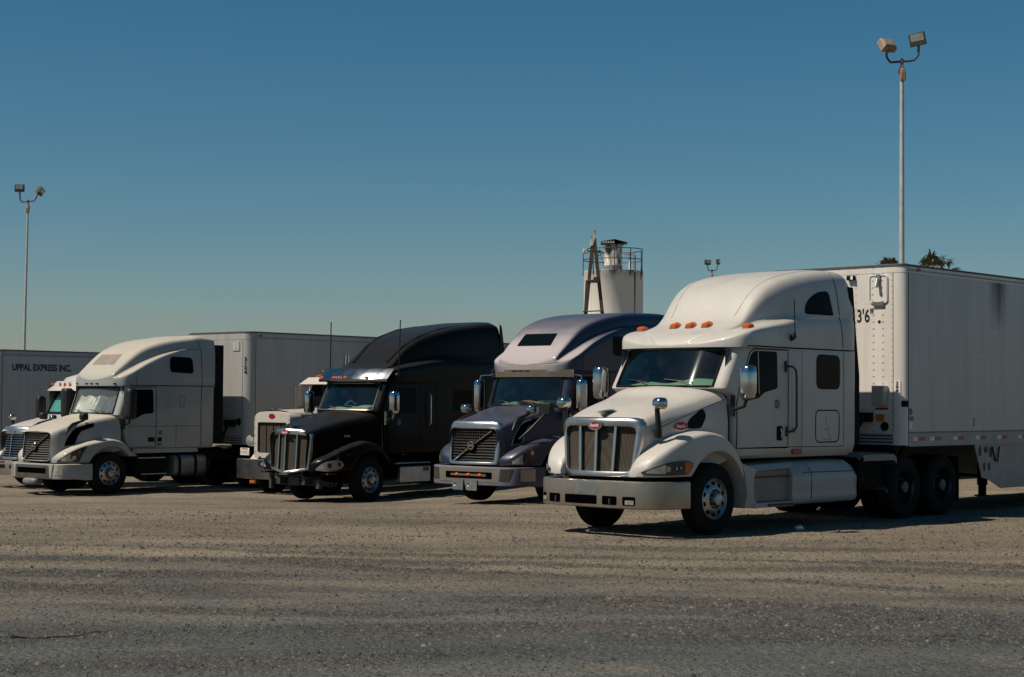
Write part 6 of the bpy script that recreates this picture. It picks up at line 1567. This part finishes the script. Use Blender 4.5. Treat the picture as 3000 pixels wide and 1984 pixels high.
# ------------------------------------------------------------------ fan palms beyond the trailer
def palm(x, y, zc, R0, label, seed):
    rnd = random.Random(seed)
    t = thing('palm_tree', label, 'palm tree', (x, y, -.5), 0, 'fan palms beyond the trailer')
    b = MB(True); b.tube([(.15*math.sin(i*.4), 0, zc*i/10) for i in range(11)], [.30-.12*i/10 for i in range(11)], 10); b.build('trunk', 'bark', t)
    cx = .15*math.sin(4); g = MB(True); dd = MB(True)
    for i in range(30):
        az = rnd.random()*6.283; el = R(-55+120*rnd.random()**.9); L = R0*(.48+.26*rnd.random())
        d = Vector((math.cos(az)*math.cos(el), math.sin(az)*math.cos(el), math.sin(el))); c0 = Vector((cx, 0, zc+.3)); hub = c0+d*L; hub.z -= .10*L
        m = dd if el < R(-28) else g
        m.tube([c0, c0+d*L*.5+Vector((0, 0, .03)), hub], .022, 4)
        sidev = d.cross(Vector((0, 0, 1))).normalized(); upv = sidev.cross(d).normalized(); fr = R0*(.50+.14*rnd.random())
        for k in range(19):
            a = R(-98+196*k/18)+rnd.uniform(-.05, .05); dr = d*math.cos(a)+sidev*math.sin(a)+upv*.10*abs(math.sin(a))
            ln = fr*(1-.22*abs(math.sin(a)))*(.8+.35*rnd.random()); w = upv.cross(dr).normalized()*.034*R0
            mid = hub+dr*ln*.55; droop = .55*ln*(.4+.8*rnd.random()); tip = hub+dr*ln+Vector((0, 0, -droop)); mid.z -= droop*.12
            tw = upv*.012
            i0 = len(m.v); m.v += [tuple(hub), tuple(mid+w+tw), tuple(tip), tuple(mid-w-tw)]; m.f.append([i0, i0+1, i0+2, i0+3])
    for i in range(26):   # dry skirt
        az = rnd.random()*6.283; c0 = Vector((cx, 0, zc+.05)); p = c0+Vector((math.cos(az)*.35, math.sin(az)*.35, -.35-.9*rnd.random())); 
        for k in range(5):
            q = p+Vector((rnd.uniform(-.2, .2), rnd.uniform(-.2, .2), -.5*rnd.random()-.2)); w = Vector((.05, .02, 0)); i0 = len(dd.v); dd.v += [tuple(c0), tuple(p+w), tuple(q), tuple(p-w)]; dd.f.append([i0, i0+1, i0+2, i0+3])
    g.build('fronds', 'leafpalm', t, smooth=False, recalc=False); dd.build('dry_fronds', 'deadpalm', t, smooth=False, recalc=False)
palm(27.5, 120, 11.35, 1.6, 'smaller fan palm crown partly behind the tall floodlight pole', 3)
palm(30.35, 120, 11.25, 1.95, 'larger fan palm crown right of the tall floodlight pole', 8)

# ------------------------------------------------------------------ litter
b = MB(True); rnd = random.Random(2); rings = []
for k, (r_, z) in enumerate(((.045, 0), (.06, .02), (.05, .045), (.02, .06))): rings.append([((r_+rnd.uniform(-.015, .015))*math.cos(a), (r_+rnd.uniform(-.015, .015))*math.sin(a), z+rnd.uniform(-.006, .006)) for a in [2*math.pi*i/9 for i in range(9)]])
b.loft(rings); o = b.build('crumpled_paper', 'paper', None, smooth=False); o.location = (4.36, 25.33, GR(4.36, 25.33)+.002); tag(o, 'small crumpled white paper on the ground beside the nearest truck', 'litter')
def tuft(x, y, label):
    b = MB(True); rnd = random.Random(int(x*10))
    for i in range(26):
        a = rnd.random()*6.28; r_ = rnd.random()*.09; L = .05+.12*rnd.random(); p = Vector((math.cos(a)*r_, math.sin(a)*r_, 0)); d = Vector((math.cos(a)*.6, math.sin(a)*.6, 1)).normalized()*L; w = Vector((-math.sin(a), math.cos(a), 0))*.004
        i0 = len(b.v); b.v += [tuple(p-w), tuple(p+w), tuple(p+d)]; b.f.append([i0, i0+1, i0+2])
    o = b.build('dry_weed', 'deadpalm', None, smooth=False, recalc=False); o.location = (x, y, G(x, y)+GR(x, y)); tag(o, label, 'weed')
